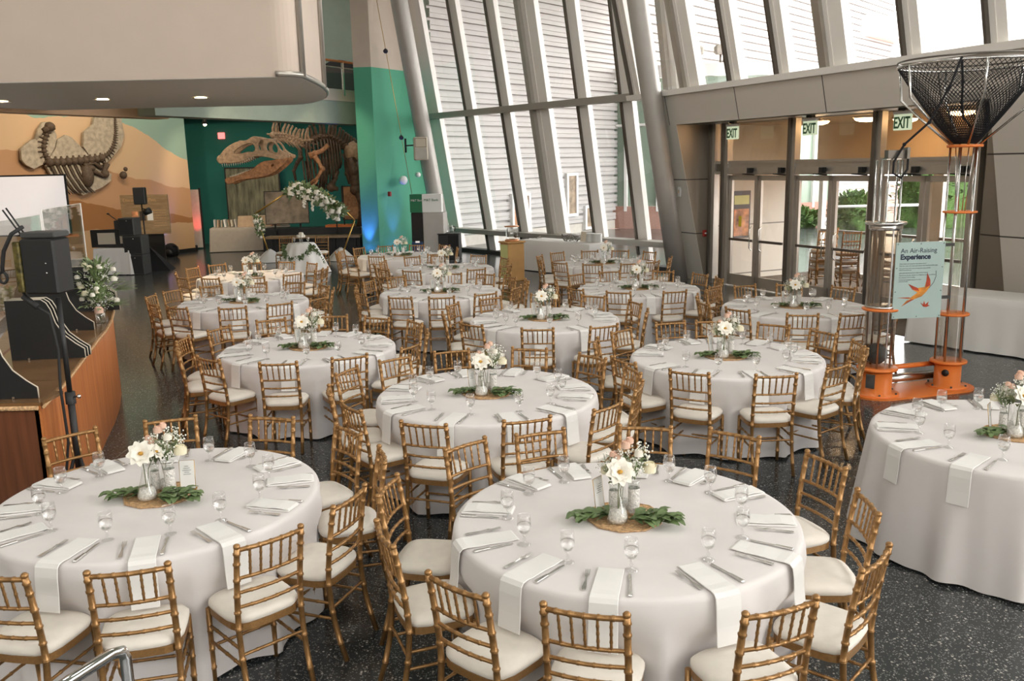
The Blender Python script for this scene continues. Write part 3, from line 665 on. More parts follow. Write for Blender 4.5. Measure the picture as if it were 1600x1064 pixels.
def spindle(k):
    x = -.11 + .055 * k; b = .018 * (1 - (x / .165) ** 2); p, q = bamboo([(x * .96, post_y(.715) - b, .715), (x, post_y(.87) - b, .868)], .0068, (.28, .52, .76), 6); return MB().tube(p, q, 6, False)
def seat_frame():
    mb = MB(); pts = []
    for k in range(20):
        a = 2 * PI * k / 20; c, s = math.cos(a), math.sin(a); x = .197 * math.copysign(abs(c) ** .45, c); y = .182 * math.copysign(abs(s) ** .45, s); x *= 1 - .06 * (1 - (y + .182) / .364); pts.append((x, y - .005))
    return mb.prism(pts, .415, .452)
def cushion():
    def f(u, v):
        a = 2 * PI * u; c, s = math.cos(a), math.sin(a)
        prof = [(1.0, .453), (1.035, .466), (1.03, .482), (.95, .498), (.75, .510), (.4, .516), (.0, .517)]
        i = min(5, int(v * 6)); t = v * 6 - i; k = prof[i][0] * (1 - t) + prof[i + 1][0] * t; z = prof[i][1] * (1 - t) + prof[i + 1][1] * t
        x = .197 * math.copysign(abs(c) ** .5, c); y = .180 * math.copysign(abs(s) ** .5, s); x *= 1 - .06 * (1 - (y + .18) / .36)
        w = 1 + .008 * math.sin(u * 2 * PI * 19) * (1 - v)
        return V(x * k * w, y * k * w - .003, z)
    return MB().grid(f, 32, 6, True, True)
STR = [((-.172, post_y(.30), .30), (.172, post_y(.30), .30)), ((-.178, .16, .21), (.178, .16, .21))] + [((s * .172, post_y(z), z), (s * .178, .16, z)) for s in (-1, 1) for z in (.24, .33)]
def stretcher(i):
    a, b = STR[i]; p, q = bamboo([a, b], .0085, (.25, .5, .75), 6); return MB().tube(p, q, 6, False)
def build_chair(label):
    t = thing('chiavari_chair', label, 'chair', group='gold chairs around the round tables')
    obj('seat_cushion', cushion(), 'ivory', t); obj('seat_frame', seat_frame(), 'gold', t)
    for s in (-1, 1): obj('rear_leg', rear_post(s), 'gold', t); obj('front_leg', front_leg(s), 'gold', t)
    obj('top_rail', rail(.872, .0125, (.14, .32, .5, .68, .86)), 'gold', t)
    for z in (.715, .635, .555): obj('back_rail', rail(z, .0095), 'gold', t)
    for k in range(5): obj('spindle', spindle(k), 'gold', t)
    for i in range(len(STR)): obj('stretcher', stretcher(i), 'gold', t)
    return t
def join(objs):
    mb = MB()
    for o in objs:
        b = len(mb.v); mb.v += [tuple(v.co) for v in o.data.vertices]; mb.f += [tuple(i + b for i in p.vertices) for p in o.data.polygons]; mb.s += [p.use_smooth for p in o.data.polygons]
    return mb
near_chair = build_chair('x')
far_chair = thing('chiavari_chair', 'x', 'chair', group='gold chairs around the round tables')
obj('seat_cushion', [c for c in near_chair.children if c.name.startswith('seat_cushion')][0].data, None, far_chair)
obj('frame', join([c for c in near_chair.children if not c.name.startswith('seat_cushion')]), 'gold', far_chair)
used = set()
def put_chair(src, x, y, rz, label, group, z=0):
    if src.name not in used:
        used.add(src.name); o = src; o.location = (x, y, z); o.rotation_euler = (0, 0, rz); o['label'] = label; o['group'] = group; return o
    return dup(src, (x, y, z), rz, label, group)

# ------------------------------------------------------------------ table things
TAB = json.loads('''{"T1": [[0.59, 4.49], [[22, 1.36], [51, 1.37], [76, 1.29], [109, 1.23], [133, 1.32], [170, 1.33], [199, 1.31], [229, 1.3], [256, 1.27], [291, 1.32], [322, 1.31], [352, 1.26]]], "T2": [[-2.12, 4.97], [[13, 1.32], [42, 1.3], [73, 1.26], [107, 1.28], [137, 1.32], [258, 1.29], [286, 1.29], [315, 1.29], [342, 1.27]]], "T3": [[-0.22, 7.2], [[10, 1.29], [40, 1.26], [72, 1.28], [107, 1.25], [135, 1.27], [161, 1.34], [192, 1.3], [218, 1.27], [252, 1.33], [284, 1.23], [315, 1.29], [345, 1.28]]], "T4": [[2.1, 8.43], [[24, 1.23], [52, 1.23], [83, 1.29], [105, 1.28], [138, 1.23], [167, 1.28], [209, 1.24], [243, 1.27], [275, 1.3], [305, 1.25], [336, 1.27], [355, 1.26]]], "T5": [[-2.2, 9.32], [[2, 1.28], [35, 1.31], [62, 1.24], [89, 1.31], [122, 1.34], [152, 1.31], [180, 1.36], [204, 1.33], [235, 1.27], [270, 1.3], [301, 1.26], [332, 1.33]]], "T6": [[0.41, 10.79], [[18, 1.24], [55, 1.25], [89, 1.31], [123, 1.25], [155, 1.29], [191, 1.26], [227, 1.29], [264, 1.32], [297, 1.37], [344, 1.27]]], "T7": [[-3.93, 12.8], [[10, 1.29], [34, 1.26], [68, 1.3], [98, 1.23], [130, 1.24], [158, 1.35], [182, 1.35], [221, 1.31], [247, 1.32], [280, 1.34], [308, 1.31], [334, 1.38]]], "T8": [[-1.08, 13.39], [[9, 1.35], [33, 1.28], [60, 1.33], [87, 1.32], [128, 1.32], [155, 1.3], [187, 1.28], [215, 1.35], [250, 1.38], [275, 1.38], [303, 1.34], [335, 1.28]]], "T9": [[1.94, 13.3], [[1, 1.23], [30, 1.23], [62, 1.23], [104, 1.23], [133, 1.28], [176, 1.23], [216, 1.23], [250, 1.25], [286, 1.24], [323, 1.24]]], "T10": [[3.7, 11.3], [[42, 1.23], [76, 1.23], [105, 1.23], [133, 1.23], [166, 1.25], [193, 1.29], [221, 1.27], [255, 1.32], [280, 1.36], [310, 1.3]]], "T11": [[3.45, 5.79], []], "T12": [[-4.74, 16.01], [[41, 1.23], [74, 1.23], [105, 1.24], [134, 1.35], [161, 1.3], [202, 1.28], [231, 1.38], [255, 1.27], [288, 1.33], [318, 1.31], [346, 1.35], [356, 1.38]]], "T14": [[-1.24, 16.5], [[25, 1.23], [62, 1.3], [98, 1.38], [122, 1.38], [164, 1.24], [191, 1.3], [223, 1.38], [250, 1.38], [298, 1.38], [328, 1.38]]], "T15": [[1.82, 16.84], [[39, 1.24], [69, 1.27], [98, 1.25], [130, 1.36], [160, 1.32], [192, 1.3], [222, 1.24], [253, 1.23], [285, 1.23], [307, 1.23], [341, 1.23]]], "T13": [[-2.39, 19.15], [[9, 1.23], [49, 1.34], [79, 1.23], [113, 1.23], [143, 1.29], [174, 1.32], [195, 1.37], [227, 1.34], [255, 1.29], [311, 1.29]]]}''')
DESC = {'T1': 'the front centre table', 'T2': 'the front left table', 'T11': 'the chairless table at the right edge', 'T3': 'the second-row centre table', 'T4': 'the second-row right table',
        'T5': 'the third-row left table', 'T6': 'the third-row centre table', 'T10': 'the table nearest the glass doors', 'T7': 'the fourth-row left table', 'T8': 'the fourth-row centre table',
        'T9': 'the fourth-row right table', 'T12': 'the fifth-row left table', 'T14': 'the fifth-row centre table', 'T15': 'the table beside the white buffet', 'T13': 'the farthest table by the green pillar'}
TL = {'T1': 'round table in the front centre under a plain white cloth', 'T2': 'round white-clothed table at the front left beside the wooden counter', 'T11': 'round white table cut off by the right edge, with no chairs',
      'T3': 'round white-clothed table in the second row, behind the front centre one', 'T4': 'round white-clothed table in the second row right, before the orange exhibit', 'T5': 'round white-clothed table in the third row left, with pinkish folds',
      'T6': 'round white-clothed table in the third row centre', 'T10': 'round white-clothed table nearest the glass doors', 'T7': 'round white-clothed table in the fourth row left', 'T8': 'round white-clothed table in the fourth row centre',
      'T9': 'round white-clothed table in the fourth row right, before the leaning column', 'T12': 'round white-clothed table in the fifth row left, near the loudspeakers', 'T14': 'round white-clothed table in the fifth row centre', 'T15': 'round white-clothed table just in front of the white buffet',
      'T13': 'farthest round white-clothed table, beside the green pillar'}
CLOCK = ['three', 'two', 'one', 'twelve', 'eleven', 'ten', 'nine', 'eight', 'seven', 'six', 'five', 'four']
def slots(angs):
    """give each angle its own clock word, seen from the camera (six o'clock = nearest)"""
    n = len(angs); out = {}
    order = sorted(range(n), key=lambda i: angs[i]); taken = set()
    for i in order:
        k = int(round(angs[i] / 30.)) % 12; j = 0
        while (k + j) % 12 in taken: j += 1
        taken.add((k + j) % 12); out[i] = (k + j) % 12
    return out
def cloth(c, angs, seed, flare=.05, hem=.02):
    r_ = random.Random(seed); ph = [r_.uniform(0, 6.28) for _ in range(6)]; nf = r_.choice((13, 14, 15, 16))
    def dip(th):
        d = 0
        for a in angs:
            x = (th - a + PI) % (2 * PI) - PI
            if abs(x) < .30: d = max(d, math.cos(x / .30 * PI / 2))
        return d
    prof = [(0, .764), (.45, .764), (.8, .764), (.895, .764), (.915, .761), (.926, .752), (.931, .735)]
    NZ = 16
    def f(u, v):
        th = 2 * PI * u; i = v * (len(prof) - 1 + NZ)
        if i <= len(prof) - 1 + 1e-6:
            k = min(int(i + 1e-6), len(prof) - 1); rr, z = prof[k]
        else:
            s = (i - (len(prof) - 1)) / NZ; z = .735 - (.735 - hem) * s
            amp = .006 + .042 * s ** 1.1
            w = math.sin(nf * th + ph[0] + .8 * math.sin(2 * th + ph[1])) * .6 + math.sin((nf * 2 - 5) * th + ph[2] + math.sin(3 * th + ph[3])) * .28 + .3 * math.sin(5 * th + ph[4])
            rr = .932 + flare * s + amp * w + .010 * math.sin(th * 3 + ph[5]) * s
            if z < .62: 
                q = min(1, (.62 - z) / .12); tgt = .86; rr = rr * (1 - dip(th) * q) + min(rr, tgt) * dip(th) * q
            z += .008 * math.sin(nf * th + ph[0]) * s
        return V(rr * math.cos(th), rr * math.sin(th), z)
    return MB().grid(f, 220, len(prof) - 1 + NZ, True, True)

# place-setting meshes (local x = outward from the table centre, z = 0 at the cloth)
def strip(path, w, th=.006, taper=0):
    mb = MB(); n = len(path); vs = []
    for i, (r, z) in enumerate(path):
        a = Vector(path[min(n - 1, i + 1)]) - Vector(path[max(0, i - 1)]); nn = V(-a.y, a.x).normalized() * th
        ww = w / 2 * (1 + taper * i / n)
        vs += [V(r, -ww, z), V(r, ww, z), V(r + nn.x, ww * .96, z + nn.y), V(r + nn.x, -ww * .96, z + nn.y)]
    F = [(0, 1, 2, 3), tuple((n - 1) * 4 + k for k in (3, 2, 1, 0))]
    for i in range(n - 1):
        for k in range(4): F.append((i * 4 + k, (i + 1) * 4 + k, (i + 1) * 4 + (k + 1) % 4, i * 4 + (k + 1) % 4))
    return mb.add(vs, F, False)
nap_hang = strip([(.63, .002), (.64, .006), (.70, .004), (.78, .007), (.86, .005), (.905, .008), (.935, .004), (.950, -.012), (.958, -.06), (.964, -.15), (.974, -.235)], .125, .003, .1).mesh('napkin', 'napkin')
nm = strip([(.615, .004), (.62, .012), (.66, .016), (.74, .014), (.82, .018), (.885, .012), (.895, .004)], .115, .006)
nm.add(strip([(.62, .002), (.76, .001), (.895, .002)], .118, .008).v, strip([(.62, .002), (.76, .001), (.895, .002)], .118, .008).f)
nap_flat = nm.mesh('napkin', 'napkin')
def fork_mesh():
    mb = MB(); z = .004
    sec = [(0.0, .010, 0), (.02, .012, .001), (.08, .006, .002), (.115, .005, .006), (.130, .010, .006), (.148, .0125, .002)]
    for (x0, w0, z0), (x1, w1, z1) in zip(sec[:-1], sec[1:]):
        mb.hexa([V(x0, -w0 / 1, z + z0), V(x0, w0, z + z0), V(x1, w1, z + z1), V(x1, -w1, z + z1), V(x0, -w0, z + z0 + .0025), V(x0, w0, z + z0 + .0025), V(x1, w1, z + z1 + .0025), V(x1, -w1, z + z1 + .0025)])
    for k in range(4):
        y = -.0105 + .007 * k; mb.hexa([V(.147, y - .002, z + .001), V(.147, y + .002, z + .001), V(.195, y + .0013, z + .007), V(.195, y - .0013, z + .007), V(.147, y - .002, z + .0035), V(.147, y + .002, z + .0035), V(.195, y + .0013, z + .009), V(.195, y - .0013, z + .009)])
    mb.v = [(.165 + .0975 - x, y * .9, zz) for x, y, zz in mb.v]; mb.v = [(x - .165, y, zz) for x, y, zz in mb.v]
    return mb.mesh('fork', 'silver')
def knife_mesh():
    mb = MB(); z = .003
    mb.prism([(-.11, -.007), (-.105, -.010), (-.02, -.007), (0, -.006), (.09, -.011), (.112, -.004), (.112, .004), (0, .006), (-.02, .007), (-.105, .010), (-.11, .007)], z, z + .003)
    mb.v = [(-x, y, zz) for x, y, zz in mb.v]
    mb.prism([(.02, -.006), (.105, -.009), (.105, .009), (.02, .006)], z + .001, z + .007)
    return mb.mesh('knife', 'silver')
fork_me, knife_me = fork_mesh(), knife_mesh()
gob = thing('water_goblet', 'x', 'glass')
obj('bowl', MB().lathe([(.0, .0535), (.010, .0545), (.022, .062), (.032, .078), (.0365, .098), (.037, .118), (.034, .145), (.0315, .160), (.0302, .160), (.0328, .145), (.0357, .118), (.0352, .098), (.0308, .080), (.021, .0655), (.0, .0575)], 24, cap=False), 'goblet', gob)
obj('stem', MB().lathe([(.0345, .0008), (.0345, .0025), (.022, .006), (.008, .012), (.0055, .020), (.010, .030), (.0055, .040), (.008, .052), (.0, .056)], 20, cap=False), 'goblet_foot', gob)
obj('water', MB().lathe([(.0, .0580), (.0205, .0665), (.0300, .0805), (.0345, .098), (.0350, .112), (.0, .112)], 20, cap=False), 'water', gob)

# ---- centrepieces
def flower_big(c, d, r, mb_p, mb_c, seed=0, n=9):
    r_ = random.Random(seed); d = Vector(d).normalized(); a = d.orthogonal().normalized(); b = d.cross(a); c = Vector(c)
    for ring, (m, L, tilt) in enumerate(((n, 1.0, .35), (n - 2, .72, .75))):
        for k in range(m):
            t = 2 * PI * (k + .5 * ring) / m + r_.uniform(-.12, .12); o = a * math.cos(t) + b * math.sin(t)
            mb_p.leaf(c + o * r * .1, (o + d * tilt).normalized(), d, r * L, r * .72, .22, 4)
    mb_c.sphere(c + d * r * .16, r * .20, 8, (1, 1, .7))
def rose(c, r, mb, seed=0):
    r_ = random.Random(seed); c = Vector(c); mb.sphere(c, r * .62, 10, (1, 1, 1.05))
    for ring, (m, rr, h) in enumerate(((5, .66, .25), (6, .82, .0), (7, .98, -.2))):
        for k in range(m):
            t = 2 * PI * (k + .37 * ring) / m + r_.uniform(-.15, .15); o = V(math.cos(t), math.sin(t), 0)
            def f(u, v, o=o, rr=rr, h=h):
                s = V(-o.y, o.x, 0); w = (u - .5) * 1.15; z = (v - .5) * 1.3
                return c + (o * (rr * (1 - .28 * w * w * 2) * (1 + .22 * max(0, v - .6))) + s * w * (.75 + .25 * math.sin(PI * v)) + V(0, 0, z * .75 + h)) * r
            mb.grid(f, 4, 3, True)
def sprig_cloud(c, rad, n, mb_b, mb_s, base, seed, rb=.0035):
    r_ = random.Random(seed); c = Vector(c); base = Vector(base)
    for k in range(n):
        d = V(r_.gauss(0, 1), r_.gauss(0, 1), r_.gauss(0, .9)).normalized() * rad * r_.uniform(.35, 1); p = c + d
        mb_b.sphere(p, rb * r_.uniform(.7, 1.3), 5)
        if k % 3 == 0: mb_s.tube([base.lerp(c, .35) + d * .05, c + d * .45, p], .0007, 3, False)
def centerpiece_parts():
    out = {}
    # wicker mat
    t = thing('wicker_charger', 'x', 'placemat'); n = 10
    mb = MB(); mb.lathe([(0, .004), (.12, .006), (.21, .006), (.232, .009), (.236, .004), (.23, 0), (0, 0)], n, cap=False, smooth=False); obj('mat', mb, 'wicker', t)
    rim = MB(); rim.tube([(math.cos(2 * PI * k / n) * .232, math.sin(2 * PI * k / n) * .232, .008) for k in range(n)], .005, 5, closed=True); obj('rim', rim, 'wicker', t); out['mat'] = t
    # flask vase with large open bloom
    t = thing('flask_vase', 'x', 'vase'); prof = [(.0, .0), (.036, .0), (.042, .008), (.040, .03), (.022, .085), (.013, .125), (.012, .15), (.016, .160)]
    obj('glass_body', MB().lathe(prof, 18, cap=False), 'vase_glass', t)
    obj('glass_beads', MB().lathe([(0, .002), (.034, .003), (.038, .012), (.035, .032), (.028, .05), (0, .052)], 14, cap=False), 'beads', t)
    st = MB(); fp, fc = MB(), MB(); rr = random.Random(3)
    for k, (x, y, z, dd, r_) in enumerate(((.0, -.03, .205, (0, -.8, .55), .052), (.045, .015, .195, (.8, -.2, .5), .036))):
        st.tube([(0, 0, .02), (x * .3, y * .3, .13), (x, y, z)], .0018, 5, False)
        p1, c1 = MB(), MB(); flower_big((x, y, z), dd, r_, p1, c1, k, 9); f = obj('bloom', p1, 'petal', t); obj('flower_centre', c1, 'pollen', f)
    for k in range(7):
        a = rr.uniform(0, 6.3); p = V(math.cos(a) * .02, math.sin(a) * .02, .15 + rr.uniform(0, .03)); st.leaf(p, (math.cos(a), math.sin(a), .6), (0, 0, 1), .05, .02, .3, 3)
    obj('stems', st, 'sprig', t); out['flask'] = t
    # tall cylinder vase with baby's breath, roses
    t = thing('cylinder_vase', 'x', 'vase')
    obj('glass_body', MB().lathe([(0, 0), (.020, 0), (.0215, .006), (.0215, .12), (.0235, .135), (.022, .135), (.020, .12), (.020, .008), (0, .006)], 16, cap=False), 'vase_glass', t)
    obj('beaded_wrap', MB().lathe([(.0222, .01), (.0225, .10), (.0222, .104)], 16, cap=False), 'beads', t)
    bb_, st = MB(), MB()
    for k, (c, rad, n_) in enumerate((((-.035, .0, .235), .045, 46), ((.035, .02, .225), .05, 50), ((.0, -.03, .20), .045, 40), ((.02, .0, .262), .035, 26))): sprig_cloud(c, rad, n_, bb_, st, (0, 0, .11), k)
    for k in range(16):
        a = rr.uniform(0, 6.3); st.leaf((math.cos(a) * .01, math.sin(a) * .01, .14 + rr.uniform(0, .08)), (math.cos(a), math.sin(a), rr.uniform(.2, 1)), (0, 0, 1), .045, .012, .2, 2)
    obj('stems', st, 'leaf_pale', t); obj('babys_breath', bb_, 'baby', t)
    for k, (c, r_, m_) in enumerate((((.055, -.012, .185), .026, 'petal_cream'), ((-.03, .01, .27), .018, 'petal_blush'), ((-.012, .02, .283), .015, 'petal_blush'), ((.012, -.02, .245), .017, 'petal'))):
        p = MB(); rose(c, r_, p, k); obj('rose', p, m_, t)
    out['cyl'] = t
    # leaf cluster lying on the mat
    for nm_, sd_, nl in (('leaves', 5, 40), ('leaves2', 9, 30)):
        t = thing('leaf_sprig', 'x', 'greenery'); r_ = random.Random(sd_); L = MB(); S = MB()
        for k in range(nl):
            x = r_.uniform(-.02, .16); y = r_.uniform(-.04, .04); a = r_.uniform(-1.3, 1.3)
            L.leaf((x, y, .012 + r_.uniform(0, .022)), (math.cos(a), math.sin(a), r_.uniform(.0, .45)), (0, 0, 1), r_.uniform(.05, .085), r_.uniform(.035, .05), .3, 4)
        S.tube([(-.03, 0, .01), (.05, .01, .016), (.15, -.01, .012)], .003, 5); S.tube([(.03, .0, .012), (.09, .04, .014)], .0025, 5)
        obj('foliage', L, 'leaf', t); obj('twig', S, 'sprig', t); out[nm_] = t
    # menu card in a thin brass frame
    t = thing('menu_card', 'x', 'card'); M_ = Matrix.Rotation(-.12, 3, 'X')
    obj('card', MB().box((0, 0, .085), (.075, .002, .15), M=M_), 'paper', t)
    fr = MB().tube([M_ @ V(x, 0, z - .085) + V(0, 0, .085) for x, z in ((-.038, .008), (.038, .008), (.038, .162), (-.038, .162))], .0018, 5, closed=True); fr.box((0, .0, .004), (.08, .05, .006)); obj('stand', fr, 'brass', t)
    for k in range(9): obj('printed_line', MB().box((0, -.0025 + (k - 4) * .0014, .135 - k * .0115), (.02 + .03 * ((k * 7) % 5) / 5, .0006, .0022), M=M_), 'ink_grey', t)
    out['card'] = t
    return out
CP = centerpiece_parts(); cp_used = set()
def place(key, x, y, z, rz, label, group, scale=1.):
    o = CP[key]
    if key in cp_used: return dup(o, (x, y, z), rz, label, group, scale)
    cp_used.add(key); o.location = (x, y, z); o.rotation_euler = (0, 0, rz); o['label'] = label; o['group'] = group; o.scale = (scale,) * 3; return o
gob_used = []
def put_gob(x, y, z, label):
    if gob_used: return dup(gob, (x, y, z), 0, label, 'water goblets on the round tables')
    gob_used.append(1); gob.location = (x, y, z); gob['label'] = label; gob['group'] = 'water goblets on the round tables'; return gob

ORDER = ['T1', 'T2', 'T11', 'T3', 'T4', 'T5', 'T6', 'T10', 'T7', 'T8', 'T9', 'T12', 'T14', 'T15', 'T13']
ZT = .765
for ti, tn in enumerate(ORDER):
    (cx, cy), chairs = TAB[tn]; D = DESC[tn]; rr = random.Random(100 + ti)
    angs = [a for a, _ in chairs]; sl = slots(angs)
    t = thing('round_table', TL[tn], 'table', (cx, cy, 0), group='round tables under white cloths')
    obj('tablecloth', cloth((cx, cy), [R_(a) for a in angs], ti, .09 if tn == 'T11' else .045), 'linen', t)
    obj('tabletop', MB().lathe([(0, .725), (.905, .725), (.905, .752), (0, .752)], 40, cap=False), 'pine', t)
    far = tn in ('T12', 'T13', 'T14', 'T15')
    for i, (a, r) in enumerate(chairs):
        r2 = max(r, 1.25) - .235; th = R_(a); word = CLOCK[sl[i]]
        put_chair(far_chair if far else near_chair, cx + r2 * math.cos(th), cy + r2 * math.sin(th), th + PI / 2 + R_(rr.uniform(-4, 4)), f"gold ivory-cushioned chair at {word} o'clock of {D}", f'gold chairs around {D}')
    # settings
    base = list(chairs)
    have = set(sl.values()); off = (sum(((a - 30 * sl[i] + 180) % 360 - 180) for i, (a, _) in enumerate(chairs)) / len(chairs)) if chairs else 14
    sets = [(angs[i], sl[i]) for i in range(len(angs))] + [(30 * k + off, k) for k in range(12) if k not in have]
    for a, k in sorted(sets):
        word = CLOCK[k]; th = R_(a + rr.uniform(-1.5, 1.5)); P_ = lambda r, da: (cx + r * math.cos(th + R_(da)), cy + r * math.sin(th + R_(da)))
        g = put_gob(*P_(.635, 9 + rr.uniform(-2, 2)), ZT + .0005, f"stemmed water goblet at {word} o'clock of {D}")
        hang = 195 < a % 360 < 335
        if tn == 'T11': hang = 170 < a % 360 < 300
        o = obj('napkin', nap_hang if hang else nap_flat, None, loc=(cx, cy, ZT), rz=th + R_(rr.uniform(-1.5, 1.5))); tag(o, f"{'hanging' if hang else 'folded'} white napkin at {word} o'clock of {D}", 'napkin', 'white napkins on the round tables')
        x, y = P_(.78, -7.5); o = obj('fork', fork_me, None, loc=(x, y, ZT), rz=th + R_(rr.uniform(-9, 5))); tag(o, f"silver fork at {word} o'clock of {D}", 'fork', 'forks on the round tables')
        x, y = P_(.79, 7.5); o = obj('knife', knife_me, None, loc=(x, y, ZT), rz=th + R_(rr.uniform(-3, 7))); tag(o, f"silver knife at {word} o'clock of {D}", 'knife', 'knives on the round tables')
    q = rr.uniform(-.25, .25)
    place('mat', cx, cy, ZT, q, f'woven wicker charger in the middle of {D}', 'wicker chargers', .9)
    zz = ZT + .008
    place('flask', cx - .045, cy - .07, zz, q, f'flask vase with open white bloom on {D}', 'flask vases', 1.42)
    place('cyl', cx + .055, cy + .03, zz, q, f"beaded vase of roses and baby's breath on {D}", 'cylinder vases', 1.45)
    if tn in ('T1', 'T2', 'T3', 'T4', 'T11', 'T5'): place('flask', cx + .0, cy + .10, zz, q + 2.4, f'smaller second flask vase with bloom on {D}', 'flask vases', 1.15)
    if tn not in ('T12', 'T13', 'T14', 'T15'): place('cyl', cx - .05, cy + .07, zz, q + 2.2, f'second beaded vase, behind the flask, on {D}', 'cylinder vases', 1.2)
    place('leaves', cx + .05, cy - .08, zz, -.35 + q, f'leafy sprig right of the charger on {D}', 'leafy sprigs', 1.2)
    place('leaves2', cx - .08, cy - .01, zz, PI + .25 + q, f'leafy sprig left of the charger on {D}', 'leafy sprigs', 1.15)
    cxo, cyo = (-.13, .10) if tn != 'T2' else (.15, .06)
    place('card', cx + cxo, cy + cyo, zz, (.9 if tn != 'T2' else .15), f'printed menu card in the centrepiece of {D}', 'menu cards', 1.15)
# stacks of spare chairs in the vestibule
k0 = FD
for si, (u, o_, ang, n, wd) in enumerate(((2.32, -.95, .05, 3, 'left stack'), (2.92, -1.0, .0, 3, 'middle stack'), (1.95, -1.35, 1.5, 3, 'half-hidden leftmost stack'), (3.5, -1.3, -1.4, 3, 'rightmost stack'))):
    P = FD.P(u, 0, o_)
    for k in range(n):
        w = ['lowest chair', 'middle chair', 'topmost chair'][k]
        put_chair(far_chair, P.x, P.y - .02 * k, ang + (0 if si < 2 else 0), f'gold bamboo-style chair, {w} of the {wd} behind the glass doors', 'spare chairs stacked behind the glass doors', z=.008 + k * .17)

# ------------------------------------------------------------------ draped tables, podium, kiosk
def drape(name, label, cat, c, w, d, h, rz, m, seed=0, hem=.02, folds=14, amp=.02, grp=None):
    t = thing(name, label, cat, c, rz, grp); r_ = random.Random(seed); ph = [r_.uniform(0, 6) for _ in range(4)]
    def per(u):    # rounded rectangle perimeter
        L = 2 * (w + d); s = u * L; x0, y0 = -w / 2, -d / 2
        if s < w: return (x0 + s, y0, 0, -1)
        s -= w
        if s < d: return (-x0, y0 + s, 1, 0)
        s -= d
        if s < w: return (-x0 - s, -y0, 0, 1)
        s -= w
        return (x0, -y0 - s, -1, 0)
    def f(u, v):
        x, y, nx, ny = per(u % 1.0)
        if v < .1: return V(0, 0, h)
        if v < .2: return V(x * .97, y * .97, h)
        if v < .3: return V(x, y, h - .004)
        s = (v - .3) / .7; k = amp * (s ** .8) * (math.sin(u * 2 * PI * folds + ph[0] + math.sin(u * 25 + ph[1])) + .4 * math.sin(u * 2 * PI * folds * 2.3 + ph[2])) + .03 * s
        cs = 1 if min(abs(abs(x) - w / 2) + abs(abs(y) - d / 2), 1) < .04 else 0
        return V(x + nx * (k + .004) + math.copysign(.03 * s * cs, x), y + ny * (k + .004) + math.copysign(.03 * s * cs, y), (h - .01) * (1 - s) + hem * s)
    obj('tablecloth', MB().grid(f, 260, 10, True, True), m, t)
    obj('tabletop', MB().box((0, 0, h - .03), (w - .05, d - .05, .03)), 'pine', t)
    return t
a_ = math.atan2(-.7692, .639)
drape('buffet_table', 'long white-clothed buffet table along the leaning glass wall', 'table', (1.35, 21.85, 0), 2.5, .75, .78, a_, 'napkin', 1, amp=.004)
drape('skirted_table', 'white skirted table at the right behind the orange exhibit', 'table', (7.05, 11.5, 0), 3.2, .78, .76, -.92, 'napkin', 2, folds=11, amp=.022)
# buffet things
for i, (x, y) in enumerate(((1.95, 21.35), (2.1, 21.2))):
    m = MB(); 
    for k in range(18): m.lathe([(.0, .0), (.085, .002), (.125, .010), (.125, .014), (0, .006)], 20, (0, 0, k * .0115), cap=False)
    o = obj('plate_stack', m, 'white_gloss', loc=(x, y, .782)); tag(o, ['tall stack of white plates on the buffet, left one', 'tall stack of white plates on the buffet, right one'][i], 'plates', 'plate stacks on the buffet')
t = thing('wire_basket', 'openwork wire basket holding folded cloths on the buffet', 'basket', (1.5, 21.6, .78), a_); r_ = random.Random(4)
m = MB(); m.tube([(.3 * math.cos(a), .15 * math.sin(a), .16 + .02 * math.sin(4 * a)) for a in [PI / 10 * k for k in range(20)]], .008, 5, closed=True)
for k in range(26):
    a = r_.uniform(0, 6.28); b = a + r_.uniform(-.8, .8); m.tube([(.2 * math.cos(b), .1 * math.sin(b), .01), (.27 * math.cos((a + b) / 2), .13 * math.sin((a + b) / 2), .08), (.3 * math.cos(a), .15 * math.sin(a), .16)], .006, 4)
obj('wires', m, 'alu_dark', t)
for k in range(3): obj('folded_cloth', MB().sphere((-.16 + .16 * k, 0, .17), .11, 10, (1, .8, .35)), 'napkin', t)
t = thing('menu_board', 'small beige card leaning on the wire basket', 'card', (1.78, 21.32, .785), a_); obj('board', MB().box((0, 0, .13), (.17, .012, .24), M=Matrix.Rotation(-.15, 3, 'X')), 'paper_beige', t)
t = thing('serving_tongs', 'pair of tongs lying on the left of the buffet cloth', 'tongs', (.75, 22.5, .785), a_); obj('arm', MB().tube([(-.12, 0, .01), (.1, .02, .02)], .006, 5), 'silver', t); obj('arm', MB().tube([(-.12, 0, .015), (.09, -.03, .08)], .006, 5), 'silver', t)
# podium
t = thing('podium', 'light wooden podium with a lime-lit side panel before the buffet', 'podium', (.05, 20.5, 0), .55)
obj('body', MB().bbox((0, 0, .44), (.44, .36, .88), .01), 'pine', t); obj('top', MB().bbox((0, 0, .90), (.50, .42, .035), .008), 'pine', t)
obj('side_panel', MB().box((-.2205, 0, .45), (.006, .32, .80)), 'lime_panel', t)  # yellowish light on this face is painted as a lime sheet
t = thing('glass_dispenser', 'glass vessel on a copper base standing on the wooden podium', 'dispenser', (.05, 20.5, .918), .55)
obj('base', MB().lathe([(0, 0), (.17, 0), (.17, .03), (.14, .045), (0, .045)], 20, cap=False), 'copper', t)
obj('glass_body', MB().lathe([(.10, .045), (.15, .12), (.13, .25), (.15, .33)], 20, cap=False), 'vase_glass', t)
obj('lid', MB().lathe([(0, .36), (.17, .35), (.17, .33), (0, .33)], 20, cap=False), 'copper', t)
obj('tap', MB().tube([(-.15, -.05, .10), (-.15, -.05, .30)], .012, 6).tube([(.15, -.05, .05), (.15, -.05, .33)], .008, 6).sphere((.06, -.08, .12), .05, 8), 'alu_dark', t)
